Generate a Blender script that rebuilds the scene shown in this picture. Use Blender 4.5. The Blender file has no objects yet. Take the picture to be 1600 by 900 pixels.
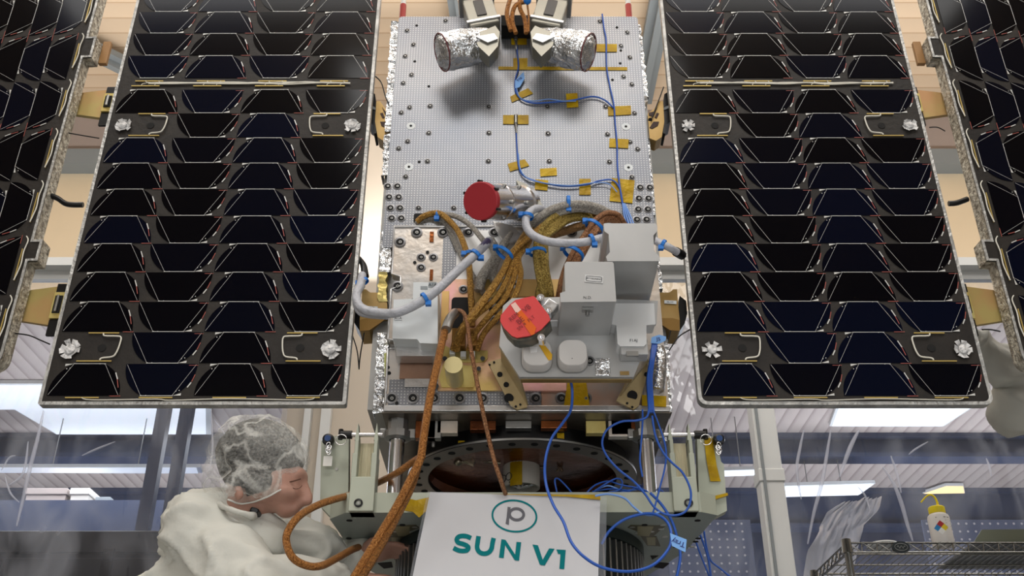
import bpy, math, random
from mathutils import Vector, Matrix, noise
random.seed(7)
SC = bpy.context.scene
COL = SC.collection
F = 1600.0
TH = math.atan(F / 2840.0)
CT, ST = math.cos(TH), math.sin(TH)
CAMZ = 0.65
# ---------------------------------------------------------------- camera, world, lights, exposure
cam = bpy.data.cameras.new('camera'); camo = bpy.data.objects.new('camera', cam); COL.objects.link(camo)
camo.location = (0, 0, CAMZ); camo.rotation_euler = (math.pi / 2 + TH, 0, 0)
cam.sensor_width = 36; cam.lens = 36.0 * F / 1600.0; cam.clip_start = 0.02; cam.clip_end = 100
SC.camera = camo
w = bpy.data.worlds.new('world'); SC.world = w; w.use_nodes = True
w.node_tree.nodes['Background'].inputs[0].default_value = (0.75, 0.82, 1.0, 1)
w.node_tree.nodes['Background'].inputs[1].default_value = 0.25
SC.view_settings.view_transform = 'Standard'; SC.view_settings.look = 'None'
SC.view_settings.exposure = -0.17; SC.view_settings.gamma = 1.0; SC.view_settings.use_curve_mapping = False
def area(name, loc, sx, sy, power, col=(1, 1, 1), rot=(0, 0, 0)):
    l = bpy.data.lights.new(name, 'AREA'); l.shape = 'RECTANGLE'; l.size = sx; l.size_y = sy; l.energy = power; l.color = col
    o = bpy.data.objects.new(name, l); o.location = loc; o.rotation_euler = rot; COL.objects.link(o); return o
LAMPS = [(-1.9, 0.7, 46), (1.9, 0.7, 46), (0, -0.9, 84), (-3.6, 2.9, 60), (3.6, 2.9, 60), (0, 2.9, 25)]
LZ = 5.30; UP = .5
for i, (x, y, p) in enumerate(LAMPS):
    area('ceiling_lamp_light', (x, y, LZ - .05), 2.2, 1.1, p, (1.0, 0.97, 0.93))
    area('added_ceiling_fill', (x, y, LZ + .05), 2.2, 1.1, p * UP, (1.0, 0.97, 0.93), (math.pi, 0, 0))  # added upward fill to brighten the ceiling boards
area('added_front_fill', (-1.9, -1.6, 1.9), 1.6, 1.4, 40, (1, 0.98, 0.95), (math.radians(78), 0, math.radians(-34)))  # this and the next: added fill from behind the camera
area('added_front_fill', (2.1, -1.4, 1.6), 1.6, 1.4, 33, (0.95, 0.98, 1.0), (math.radians(82), 0, math.radians(38)))
for x in (-2.6, 2.6):
    area('added_strip_fill', (x, 4.75, 3.50), 5.0, .14, 75, (1.0, .97, .93), (math.pi, 0, 0))  # added upward fill above the curtain rail, lifts ceiling and back wall
area('added_underside_fill', (.35, -.35, .42), .7, .5, 8, (1, 1, 1), (math.radians(120), 0, math.radians(4)))  # added low fill that brightens the satellite's underside
for x in (-3.6, 3.6):
    area('hall_light', (x, 8.2, 3.6), 3.0, 1.2, 70, (0.95, 0.98, 1.0)); area('added_hall_fill', (x, 8.6, 1.7), 3.5, 2.2, 130, (0.95, 0.97, 1.0), (math.pi, 0, 0))  # the upward one is added fill for the hall ceiling
# ---------------------------------------------------------------- helpers
def P(px, py, D):
    u = (px - 800) / F; v = (450 - py) / F; t = D / (CT - v * ST)
    return Vector((u * t, D, CAMZ + t * (ST + v * CT)))
def PZ(px, py, z):
    u = (px - 800) / F; v = (450 - py) / F; t = (z - CAMZ) / (ST + v * CT)
    return Vector((u * t, t * (CT - v * ST), z))
def lin(c):
    return tuple(((x / 255) / 12.92 if x / 255 <= 0.04045 else ((x / 255 + 0.055) / 1.055) ** 2.4) for x in c)
MATS = {}
def mat(name, rgb, rough=0.5, metal=0.0, bump=0.0, bscale=50, var=0.0, vscale=8, stretch=(1, 1, 1), emit=0, spec=0.5, ior=1.45, rgb2=None, trans=0, alpha=1, aniso=None, coat=0):
    if name in MATS: return MATS[name]
    m = bpy.data.materials.new(name); MATS[name] = m; m.use_nodes = True
    nt = m.node_tree; b = nt.nodes['Principled BSDF']; N = nt.nodes.new; L = nt.links.new
    c = lin(rgb) + (1,)
    b.inputs['Base Color'].default_value = c; b.inputs['Roughness'].default_value = rough
    b.inputs['Metallic'].default_value = metal; b.inputs['IOR'].default_value = ior
    b.inputs['Specular IOR Level'].default_value = spec
    b.inputs['Coat Weight'].default_value = coat; b.inputs['Coat Roughness'].default_value = 0.08
    if emit: b.inputs['Emission Color'].default_value = c; b.inputs['Emission Strength'].default_value = emit
    if trans: b.inputs['Transmission Weight'].default_value = trans
    if alpha < 1: b.inputs['Alpha'].default_value = alpha
    if bump or var or rgb2:
        tc = N('ShaderNodeTexCoord'); mp = N('ShaderNodeMapping'); mp.inputs['Scale'].default_value = stretch
        L(tc.outputs['Object'], mp.inputs['Vector'])
        if var or rgb2:
            n = N('ShaderNodeTexNoise'); n.inputs['Scale'].default_value = vscale; n.inputs['Detail'].default_value = 5
            L(mp.outputs[0], n.inputs['Vector'])
            r = N('ShaderNodeValToRGB'); r.color_ramp.elements[0].position = 0.35; r.color_ramp.elements[1].position = 0.65
            c2 = lin(rgb2) if rgb2 else tuple(x * (1 - var) for x in c[:3])
            r.color_ramp.elements[0].color = tuple(c2) + (1,); r.color_ramp.elements[1].color = c
            L(n.outputs[0], r.inputs[0]); L(r.outputs[0], b.inputs['Base Color'])
        if bump:
            n2 = N('ShaderNodeTexNoise'); n2.inputs['Scale'].default_value = bscale; n2.inputs['Detail'].default_value = 4
            L(mp.outputs[0], n2.inputs['Vector'])
            bp = N('ShaderNodeBump'); bp.inputs['Strength'].default_value = bump; bp.inputs['Distance'].default_value = 0.01
            L(n2.outputs[0], bp.inputs['Height']); L(bp.outputs[0], b.inputs['Normal'])
    return m
class MB:
    def __init__(s): s.v = []; s.f = []; s.m = []; s.s = []
    def add(s, vs, fs, m=0, sm=False):
        o = len(s.v); s.v += [Vector(x) for x in vs]
        for f in fs: s.f.append([i + o for i in f]); s.m.append(m); s.s.append(sm)
        return s
    def box(s, c, d, m=0, R=None):
        x, y, z = d[0] / 2, d[1] / 2, d[2] / 2
        vs = [Vector((a * x, b * y, e * z)) for a in (-1, 1) for b in (-1, 1) for e in (-1, 1)]
        if R is not None: vs = [R @ q for q in vs]
        c = Vector(c)
        return s.add([q + c for q in vs], [(0, 1, 3, 2), (4, 6, 7, 5), (0, 4, 5, 1), (2, 3, 7, 6), (0, 2, 6, 4), (1, 5, 7, 3)], m)
    def bb(s, a, b, m=0):
        a = Vector(a); b = Vector(b); return s.box((a + b) / 2, [abs(b[i] - a[i]) for i in range(3)], m)
    def poly(s, pts, m=0): return s.add(pts, [list(range(len(pts)))], m)
    def prism(s, pts, vec, m=0, ms=None, sm=False):
        n = len(pts); vec = Vector(vec); p = [Vector(q) for q in pts]
        s.add(p + [q + vec for q in p], [list(range(n)), list(range(2 * n - 1, n - 1, -1))], m)
        return s.add(p + [q + vec for q in p], [(i, i + n, (i + 1) % n + n, (i + 1) % n) for i in range(n)], m if ms is None else ms, sm)
    def cyl(s, a, b, r, r2=None, n=16, m=0, cap=True, mc=None, sm=True):
        a = Vector(a); b = Vector(b); r2 = r if r2 is None else r2
        ax = (b - a).normalized(); t = Vector((0, 0, 1)) if abs(ax.z) < 0.9 else Vector((1, 0, 0))
        X = ax.cross(t).normalized(); Y = ax.cross(X)
        vs = [p + (X * math.cos(2 * math.pi * i / n) + Y * math.sin(2 * math.pi * i / n)) * rr for p, rr in ((a, r), (b, r2)) for i in range(n)]
        s.add(vs, [(i, (i + 1) % n, (i + 1) % n + n, i + n) for i in range(n)], m, sm)
        if cap: s.add(vs, [list(range(n - 1, -1, -1)), list(range(n, 2 * n))], m if mc is None else mc)
        return s
    def lathe(s, a, ax, prof, n=32, m=0, sm=True):
        a = Vector(a); ax = Vector(ax).normalized(); t = Vector((0, 0, 1)) if abs(ax.z) < 0.9 else Vector((1, 0, 0))
        X = ax.cross(t).normalized(); Y = ax.cross(X); vs = []; pr = [prof[0]]; skip = set()
        for k in range(1, len(prof) - 1):
            pr.append(prof[k]); d1 = Vector((prof[k][0] - prof[k - 1][0], prof[k][1] - prof[k - 1][1])); d2 = Vector((prof[k + 1][0] - prof[k][0], prof[k + 1][1] - prof[k][1]))
            if d1.length > 1e-7 and d2.length > 1e-7 and d1.angle(d2) > .6: skip.add(len(pr) - 1); pr.append(prof[k])
        pr.append(prof[-1]); prof = pr
        for r, h in prof:
            for i in range(n):
                g = 2 * math.pi * i / n; vs.append(a + ax * h + (X * math.cos(g) + Y * math.sin(g)) * r)
        fs = [(k * n + i, k * n + (i + 1) % n, (k + 1) * n + (i + 1) % n, (k + 1) * n + i) for k in range(len(prof) - 1) if k not in skip for i in range(n)]
        return s.add(vs, fs, m, sm)
    def tube(s, path, r, n=8, m=0, res=6, closed=False, smooth=True, cap=True, braid=0, k=1):
        p = [Vector(q) for q in path]
        if smooth and len(p) > 2:
            o = []; N = len(p); rng = range(N) if closed else range(N - 1)
            for i in rng:
                if closed: a, b, c, d = p[i - 1], p[i], p[(i + 1) % N], p[(i + 2) % N]
                else: a, b, c, d = p[max(i - 1, 0)], p[i], p[i + 1], p[min(i + 2, N - 1)]
                for j in range(res):
                    t = j / res
                    o.append(0.5 * ((2 * b) + (c - a) * t + (2 * a - 5 * b + 4 * c - d) * t * t + (3 * b - a - 3 * c + d) * t ** 3))
            if not closed: o.append(p[-1])
            p = o
        N = len(p); X = None; vs = []
        for i in range(N):
            if closed: d = (p[(i + 1) % N] - p[i - 1])
            else: d = p[min(i + 1, N - 1)] - p[max(i - 1, 0)]
            d = d.normalized() if d.length > 1e-9 else Vector((0, 0, 1))
            if X is None:
                t = Vector((0, 0, 1)) if abs(d.z) < 0.9 else Vector((1, 0, 0)); X = d.cross(t).normalized()
            else:
                X = (X - d * X.dot(d)).normalized()
            Y = d.cross(X); rr = r(i / max(N - 1, 1)) if callable(r) else r
            for j in range(n):
                g = 2 * math.pi * j / n; q = rr * (1 + braid * math.sin(i * 2.1 + j * 2 * math.pi * 2 / n)) if braid else rr
                vs.append(p[i] + (X * math.cos(g) + Y * math.sin(g)) * q)
        K = N if closed else N - 1
        s.add(vs, [(i * n + j, i * n + (j + 1) % n, ((i + 1) % N) * n + (j + 1) % n, ((i + 1) % N) * n + j) for i in range(K) for j in range(n)], m, True)
        if cap and not closed: s.add(vs, [list(range(n - 1, -1, -1)), list(range((N - 1) * n, N * n))], m)
        return s
    def ball(s, c, r, m=0, R=None, nu=16, nv=10):
        c = Vector(c); r = (r, r, r) if not hasattr(r, '__len__') else r; vs = []
        for i in range(nv + 1):
            a = math.pi * i / nv
            for j in range(nu):
                g = 2 * math.pi * j / nu
                q = Vector((r[0] * math.sin(a) * math.cos(g), r[1] * math.sin(a) * math.sin(g), r[2] * math.cos(a)))
                vs.append(c + (R @ q if R is not None else q))
        return s.add(vs, [(i * nu + j, (i + 1) * nu + j, (i + 1) * nu + (j + 1) % nu, i * nu + (j + 1) % nu) for i in range(nv) for j in range(nu)], m, True)
    def text(s, t, size, o, X, Y, m=0, bold=0.0, depth=0.0, align='CENTER', xs=1.0):
        cu = bpy.data.curves.new('t', 'FONT'); cu.body = t; cu.size = size; cu.align_x = align; cu.align_y = 'CENTER'; cu.offset = bold; cu.extrude = depth
        cu.resolution_u = 4
        ob = bpy.data.objects.new('t', cu); COL.objects.link(ob); dg = bpy.context.evaluated_depsgraph_get()
        me = bpy.data.meshes.new_from_object(ob.evaluated_get(dg)); X = Vector(X).normalized(); Y = Vector(Y).normalized(); Z = X.cross(Y); o = Vector(o)
        s.add([o + X * v.co.x * xs + Y * v.co.y + Z * v.co.z for v in me.vertices], [list(p.vertices) for p in me.polygons], m)
        bpy.data.objects.remove(ob); bpy.data.curves.remove(cu); bpy.data.meshes.remove(me); return s
    def build(s, name, mats, parent=None, off=None, bevel=0, seg=2, loc=None):
        me = bpy.data.meshes.new(name); off = off if off is not None else (root_loc(parent) if parent else Vector((0, 0, 0)))
        me.from_pydata([tuple(v - off) for v in s.v], [], s.f)
        for q in (mats if isinstance(mats, (list, tuple)) else [mats]): me.materials.append(q)
        me.polygons.foreach_set('material_index', s.m); me.polygons.foreach_set('use_smooth', s.s); me.update()
        o = bpy.data.objects.new(name, me); COL.objects.link(o)
        if parent: o.parent = parent
        if loc is not None: o.location = loc
        if bevel:
            b = o.modifiers.new('b', 'BEVEL'); b.width = bevel; b.segments = seg; b.limit_method = 'ANGLE'; b.angle_limit = 0.6
        return o
def root_loc(o):
    while o.parent: o = o.parent
    return Vector(o.location)
def tag(o, label=None, cat=None, group=None, kind=None):
    if label: o['label'] = label
    if cat: o['category'] = cat
    if group: o['group'] = group
    if kind: o['kind'] = kind
    return o
def thing(name, loc, label, cat, group=None, rot=(0, 0, 0)):
    o = bpy.data.objects.new(name, None); o.location = loc; o.rotation_euler = rot; o.empty_display_size = 0.05; COL.objects.link(o)
    return tag(o, label, cat, group)
def inst(o, parent, loc, rot=None, name=None):
    c = o.copy(); c.parent = parent; c.location = loc
    if rot: c.rotation_euler = rot
    if name: c.name = name
    COL.objects.link(c); return c
def single(name, mb, mats, label, cat, group=None, kind=None, bevel=0, base=None):
    """one-mesh top-level thing, origin at the bottom centre of its bounds"""
    if base is None:
        xs = [v.x for v in mb.v]; ys = [v.y for v in mb.v]; zs = [v.z for v in mb.v]
        base = Vector(((min(xs) + max(xs)) / 2, (min(ys) + max(ys)) / 2, min(zs)))
    o = mb.build(name, mats, off=Vector(base), bevel=bevel); o.location = base
    return tag(o, label, cat, group, kind)
def struct(name, mb, mats, bevel=0):
    return tag(mb.build(name, mats, bevel=bevel), kind='structure')
def path(pts, D=None):
    return [P(q[0], q[1], q[2] if len(q) > 2 else D) for q in pts]
def rrect(cx, cz, wx, wz, r, n=5):
    out = []
    for (sx, sz, a0) in ((1, -1, -90), (1, 1, 0), (-1, 1, 90), (-1, -1, 180)):
        for k in range(n + 1):
            a = math.radians(a0 + 90 * k / n); out.append((cx + sx * (wx / 2 - r) + r * math.cos(a), cz + sz * (wz / 2 - r) + r * math.sin(a)))
    return out
# ---------------------------------------------------------------- materials
M_cell = mat('solar_cell_glass', (7, 9, 20), 0.12, 0, ior=1.22)
_n = M_cell.node_tree; _o = _n.nodes.new('ShaderNodeObjectInfo'); _r = _n.nodes.new('ShaderNodeValToRGB'); _r.color_ramp.elements[0].color = lin((5, 5, 9)) + (1,); _r.color_ramp.elements[0].position = .45
_r.color_ramp.elements[1].color = lin((6, 10, 26)) + (1,); _n.links.new(_o.outputs['Random'], _r.inputs[0]); _n.links.new(_r.outputs[0], _n.nodes['Principled BSDF'].inputs['Base Color'])
M_board = mat('dark_laminate', (42, 38, 34), 0.55, 0, bump=.15, bscale=60, rgb2=(32, 29, 27), vscale=9, spec=.3)
M_trace = mat('silver_trace', (205, 205, 202), 0.4, 0.2)
M_whitewire = mat('white_wire', (215, 212, 200), 0.5)
M_red = mat('red_wire', (160, 82, 72), 0.5)
M_goldstrip = mat('gold_terminal', (190, 165, 95), 0.4, 0.4)
M_tape = mat('silver_foil_tape', (190, 190, 187), 0.42, 0.6, bump=.5, bscale=90, rgb2=(150, 150, 148), vscale=25)
M_comb = mat('honeycomb_edge', (205, 200, 185), 0.5, 0.4, bump=1.0, bscale=120, rgb2=(120, 112, 98), vscale=60)
M_rosette = mat('foil_rosette', (225, 225, 225), 0.45, 0.25, bump=.8, bscale=90, rgb2=(165, 165, 165), vscale=70)
M_mli = mat('crinkled_silver_foil', (225, 228, 230), 0.16, 0.95, bump=1.0, bscale=45, rgb2=(190, 192, 195), vscale=20)
M_kapton = mat('amber_tape', (180, 148, 16), 0.35, 0.1, bump=.3, bscale=50, rgb2=(150, 118, 6), vscale=25, spec=.25)
M_copper = mat('amber_copper_film', (150, 85, 40), 0.25, 0.7, bump=.5, bscale=14, rgb2=(90, 48, 26), vscale=6)
M_alu = mat('brushed_aluminium', (190, 190, 190), 0.32, 0.85, bump=.1, bscale=90)
M_aluL = mat('painted_grey_housing', (182, 183, 183), 0.36, 0.4, var=.12, vscale=6)
M_white = mat('white_housing', (205, 210, 212), 0.4, 0.1, var=.06, vscale=6)
M_chrom = mat('pink_gold_chromate', (222, 168, 170), 0.38, 0.45, rgb2=(200, 172, 105), vscale=6.5, bump=.1)
M_gold = mat('gold_anodised', (165, 138, 88), 0.42, 0.5, rgb2=(146, 118, 68), vscale=10)
M_palegold = mat('pale_gold_chromate', (205, 190, 120), 0.38, 0.5, rgb2=(190, 168, 98), vscale=20)
M_black = mat('black_anodised', (18, 18, 19), 0.35, 0.3)
M_dark = mat('black_void', (6, 6, 6), 0.8)
M_chrome = mat('polished_steel', (225, 225, 228), 0.2, 1.0)
M_steel = mat('dull_steel', (150, 150, 148), 0.35, 0.9)
M_redcap = mat('red_anodised_cap', (158, 34, 44), 0.5, 0.1)
M_redtag = mat('red_cover', (205, 62, 62), 0.45, 0)
M_blue = mat('blue_cable_tie', (20, 110, 195), 0.4)
M_bluewire = mat('blue_wire', (35, 85, 175), 0.4)
M_goldbraid = mat('gold_braided_sleeve', (200, 158, 84), 0.27, 0.7, bump=.7, bscale=420, rgb2=(128, 88, 34), vscale=260)
M_olive = mat('olive_braided_sleeve', (184, 162, 92), 0.27, 0.7, bump=.7, bscale=420, rgb2=(112, 90, 36), vscale=260)
M_brown = mat('copper_brown_cable', (172, 126, 90), 0.27, 0.6, bump=.6, bscale=420, rgb2=(108, 68, 42), vscale=260)
M_amber = mat('amber_braided_cable', (190, 132, 72), 0.27, 0.6, bump=.7, bscale=420, rgb2=(128, 78, 32), vscale=260)
M_greybraid = mat('tinned_braid', (196, 192, 184), 0.36, 0.6, bump=.8, bscale=420, rgb2=(130, 126, 120), vscale=260)
M_sleeve = mat('white_sleeving', (174, 176, 183), 0.5, 0.1, bump=.9, bscale=38, stretch=(1, 1, 1))
M_green = mat('grey_green_jig', (170, 175, 160), 0.5, 0.25, var=.08, vscale=5)
M_greenD = mat('grey_green_jig_plate', (150, 160, 155), 0.5, 0.3, var=.1, vscale=6)
M_ink = mat('black_ink', (40, 40, 44), 0.6)
# ---------------------------------------------------------------- room
def line_mat(name, rgb, rgb2, axis, pitch, width, rough=0.6, soft=0.0):
    m = bpy.data.materials.new(name); m.use_nodes = True; nt = m.node_tree; N = nt.nodes.new; L = nt.links.new; b = nt.nodes['Principled BSDF']
    tc = N('ShaderNodeTexCoord'); sp = N('ShaderNodeSeparateXYZ'); L(tc.outputs['Object'], sp.inputs[0])
    mu = N('ShaderNodeMath'); mu.operation = 'MULTIPLY'; mu.inputs[1].default_value = 1 / pitch; L(sp.outputs[axis], mu.inputs[0])
    fr = N('ShaderNodeMath'); fr.operation = 'FRACT'; L(mu.outputs[0], fr.inputs[0])
    r = N('ShaderNodeValToRGB'); e = r.color_ramp.elements
    e[0].position = 0; e[0].color = lin(rgb2) + (1,); e[1].position = width; e[1].color = lin(rgb) + (1,)
    e2 = r.color_ramp.elements.new(1 - width * .5); e2.color = tuple(min(1, x * 1.12) for x in lin(rgb)) + (1,)
    L(fr.outputs[0], r.inputs[0])
    n = N('ShaderNodeTexNoise'); n.inputs['Scale'].default_value = .8; n.inputs['Detail'].default_value = 3; L(tc.outputs['Object'], n.inputs['Vector'])
    mx = N('ShaderNodeMixRGB'); mx.blend_type = 'MULTIPLY'; mx.inputs[0].default_value = .2; L(r.outputs[0], mx.inputs[1]); L(n.outputs[0], mx.inputs[2])
    L(mx.outputs[0], b.inputs['Base Color']); b.inputs['Roughness'].default_value = rough
    bp = N('ShaderNodeBump'); bp.inputs['Strength'].default_value = .5; bp.inputs['Distance'].default_value = .02; L(r.outputs[0], bp.inputs['Height']); L(bp.outputs[0], b.inputs['Normal'])
    return m
M_boards = line_mat('peach_ceiling_boards', (226, 202, 174), (196, 162, 128), 1, .15, .12)
M_hallceil = line_mat('pinkish_corrugated_deck', (184, 172, 166), (150, 136, 132), 0, .12, .3)
M_cream = mat('cream_wall_paint', (226, 208, 178), .7, var=.05, vscale=1.5)
M_offwhite = mat('off_white_wall', (208, 202, 194), .6, var=.05, vscale=1.2)
M_greybrown = mat('grey_brown_fascia', (165, 152, 146), .7, var=.1, vscale=2)
M_bluegrey = mat('blue_grey_steel', (135, 142, 146), .6, .1)
M_navy = mat('navy_steel_beam', (52, 62, 88), .5, .1, var=.25, vscale=1.2)
M_navyD = mat('navy_wall', (44, 52, 78), .6, 0, var=.3, vscale=1.5)
M_floor = mat('grey_epoxy_floor', (135, 135, 134), .35, var=.05)
M_lamp = mat('lamp_diffuser', (232, 238, 244), .5, emit=.7)
M_warm = mat('warm_lamp_diffuser', (255, 225, 160), .5, emit=1.2)
M_cab = mat('black_cabinet_paint', (28, 28, 31), .4)
M_post = mat('white_powder_coat', (218, 221, 221), .4)
CEIL = 5.9
struct('floor', MB().bb((-8, -5, -.1), (8, 12.4, 0)), M_floor)
struct('ceiling', MB().bb((-8, -5, CEIL), (8, 6.6, CEIL + .1)), M_boards)
struct('wall_front', MB().bb((-8, -5.1, 0), (8, -5, CEIL)), M_offwhite)
struct('wall_left', MB().bb((-8.1, -5, 0), (-8, 12.4, CEIL)), M_offwhite)
struct('wall_right', MB().bb((8, -5, 0), (8.1, 12.4, CEIL)), M_offwhite)
struct('wall_back', MB().bb((-8, 6.5, 4.12), (8, 6.6, CEIL)), M_cream)
struct('wall_fascia', MB().bb((-8, 6.42, 5.47), (8, 6.499, CEIL - .002)), M_greybrown)
struct('trim_1', MB().bb((-8, 6.36, 5.33), (8, 6.498, 5.468)), M_bluegrey)
struct('ceiling_hall', MB().bb((-8, 6.602, 4.12), (8, 10.9, 4.2)), M_hallceil)
struct('wall_hall', MB().bb((-8, 10.8, 0), (8, 10.9, 4.118)), M_navyD)
# off-white partition column between the panels
c0 = P(441, 640, 5.0).x; c1 = -0.25
struct('wall_partition', MB().bb((c0, 5.0, 0), (c1, 5.12, 4.6)), mat('warm_white_panel', (206, 195, 180), .6, var=.05, vscale=1.2))
for i, (px, wd) in enumerate(((478, .035), (507, .05))):
    x = P(px, 700, 5.0).x
    struct('trim_%d' % (i + 2), MB().bb((x - wd / 2, 4.95, 0), (x + wd / 2, 4.998, 4.2)), M_post)
# ceiling lamps over the bay
for i, (x, y, p) in enumerate(LAMPS):
    lm = thing('ceiling_lamp', (x, y, CEIL), ['white rectangular ceiling lamp left of the camera', 'white rectangular ceiling lamp right of the camera', 'white rectangular ceiling lamp above the camera',
               'white rectangular ceiling lamp behind the left solar panels', 'white rectangular ceiling lamp behind the right solar panels', 'white rectangular ceiling lamp behind the satellite body'][i], 'lamp', 'ceiling lamps of the bay')
    MB().bb((x - 1.13, y - .58, LZ - .03), (x + 1.13, y + .58, LZ + .03)).build('lamp_frame', M_post, lm, bevel=.006)
    MB().bb((x - 1.08, y - .53, LZ - .038), (x + 1.08, y + .53, LZ - .031)).build('diffuser', M_lamp, lm)
    for sx in (-1, 1): MB().cyl((x + sx * .9, y, LZ + .03), (x + sx * .9, y, CEIL - .001), .006, n=6).build('hanger_rod', M_chrome, lm)
# diagonal roof braces of the bay
for i, (a, b, lab) in enumerate((((-3.9, 4.9, 5.86), (-2.3, 6.25, 5.75), 'grey steel roof brace above the left solar panels'), ((1.05, 4.2, 5.86), (1.0, 6.2, 5.8), 'grey steel roof brace seen above the right star tracker'), ((-.42, 4.2, 5.86), (-.3, 6.2, 5.8), 'grey steel roof brace seen above the left star tracker'))):
    d = (Vector(b) - Vector(a)); R = d.to_track_quat('Y', 'Z').to_matrix()
    mb = MB().box((Vector(a) + Vector(b)) / 2, (.16, d.length, .05), 0, R).box((Vector(a) + Vector(b)) / 2 - Vector((0, 0, .045)), (.05, d.length, .06), 0, R)
    single('roof_brace', mb, M_bluegrey, lab, 'beam', 'roof braces')
# far hall: beams, lights, posts
def ibeam(name, Y, zt, h, x0, x1, label, m=None):
    mb = MB().bb((x0, Y - .1, zt - h), (x1, Y + .1, zt - h + .04)).bb((x0, Y - .1, zt - .04), (x1, Y + .1, zt)).bb((x0, Y - .02, zt - h + .04), (x1, Y + .02, zt - .04))
    return single(name, mb, m or M_navy, label, 'beam', 'roof beams of the hall')
ibeam('steel_beam', 8.97, 4.118, .23, -8, 8, 'nearer navy steel roof beam crossing the hall behind the vinyl curtain')
ibeam('steel_beam', 10.55, 4.118, .42, -8, 8, 'farther navy steel roof beam low behind the vinyl curtain')
def flat_lamp(pts, z, label, m, t=.03):
    q = [PZ(a, b, z) for a, b in pts]
    lm = thing('light_panel', (q[0] + q[2]) / 2, label, 'lamp', 'light panels of the hall')
    MB().prism([p + Vector((0, 0, .005)) for p in q], (0, 0, t)).build('lamp_frame', M_post, lm)
    c = sum(q, Vector()) / len(q)
    MB().prism([c + (p - c) * .96 for p in q], (0, 0, .004)).build('diffuser', m, lm)
    if z < 4:
        for k in (.3, .7): h_ = (q[0] + q[3]) / 2 * (1 - k) + (q[1] + q[2]) / 2 * k; MB().cyl(h_ + Vector((0, 0, t + .004)), (h_.x, h_.y, 4.079 if pts[0][0] < 100 else 4.119), .005, n=6).build('hanger_rod', M_steel, lm)
flat_lamp([(-60, 640), (20, 640), (88, 680), (330, 680), (330, 600), (-60, 600)], 4.08, 'wide bright light panel under the left solar panel', M_lamp)
flat_lamp([(1296, 667), (1475, 667), (1535, 628), (1310, 628)], 4.08, 'bright light panel under the corner of the right solar panel', M_lamp)
flat_lamp([(1224, 777), (1343, 774), (1368, 756), (1224, 760)], 3.60, 'small bright light panel just right of the white post', M_lamp)
flat_lamp([(1090, 746), (1185, 743), (1188, 734), (1092, 737)], 3.60, 'small bright light panel left of the white post', M_lamp)
flat_lamp([(-20, 739), (316, 740), (313, 731), (-20, 731)], 3.60, 'long thin strip light at the left of the hall', M_lamp)
flat_lamp([(1218, 716), (1360, 712), (1362, 709), (1218, 713)], 4.06, 'thin strip light right of the white post', M_lamp)
flat_lamp([(1442, 772), (1508, 771), (1506, 760), (1478, 760)], 4.06, 'orange lit ceiling lamp above the wash bottle', M_warm)
for (px, py, lab) in ((243, 720, 'slim navy steel post left of the person'), (280, 720, 'slim navy steel post just beside the person')):
    p = P(px, py, 7.2)
    mb = MB().bb((p.x - .045, 7.16, 0), (p.x + .045, 7.24, 4.1)).bb((p.x - .12, 7.1, 4.06), (p.x + .12, 7.3, 4.1)).bb((p.x - .1, 7.1, 0), (p.x + .1, 7.3, .02))
    single('steel_post', mb, M_navy, lab, 'post', 'slim steel posts')
a = P(243, 702, 7.18); b = P(300, 702, 7.18)
# tall black cabinet
zt = P(100, 827, 5.6).z; x0 = P(-40, 830, 5.6).x; x1 = P(262, 830, 5.6).x
cb = thing('tall_cabinet', ((x0 + x1) / 2, 5.85, 0), 'tall black cabinet at the lower left behind the person', 'cabinet')
MB().bb((x0, 5.62, 0), (x1, 6.2, zt)).build('carcass', M_cab, cb, bevel=.01)
xs = P(9, 860, 5.6).x
MB().bb((xs + .01, 5.595, .1), (x1 - .01, 5.618, zt - .16)).build('door', M_cab, cb, bevel=.004)
MB().bb((x0 + .01, 5.595, .1), (xs - .01, 5.618, zt - .16)).build('door', M_cab, cb, bevel=.004)
MB().bb((x0 + .01, 5.60, zt - .13), (x1 - .01, 5.618, zt - .01)).build('top_rail', M_cab, cb, bevel=.004)
hp = P(166, 882, 5.58); MB().bb((hp.x - .03, 5.575, hp.z - .09), (hp.x + .03, 5.594, hp.z + .09)).bb((hp.x - .018, 5.565, hp.z + .02), (hp.x + .018, 5.574, hp.z + .06)).build('handle', M_black, cb, bevel=.004)
# boxes on top of hall shelving seen through the vinyl
for i, (xa, xb, ya, yb, m, lab) in enumerate(((38, 105, 764, 786, M_greybrown, 'grey carton on the far ledge above the black cabinet'), (108, 140, 764, 786, M_offwhite, 'off-white carton beside the grey one on the far ledge'),
        (150, 172, 778, 787, M_bluegrey, 'small grey bin on the far ledge right of the cartons'))):
    p = P(xa, yb, 8.3); q = P(xb, ya, 8.3)
    mb = MB().bb((p.x, 8.3, p.z), (q.x, 8.6, q.z)).bb((p.x - .01, 8.285, q.z - .05), (q.x + .01, 8.6, q.z + .005))
    single('carton', mb, m, lab, 'box', bevel=.006)
zl = P(60, 787, 8.3).z
single('long_ledge', MB().bb((-5.5, 8.2, zl - .26), (-2.2, 8.75, zl - .001)), M_navy, 'long navy ledge carrying the far cartons at the left', 'shelf')
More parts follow.
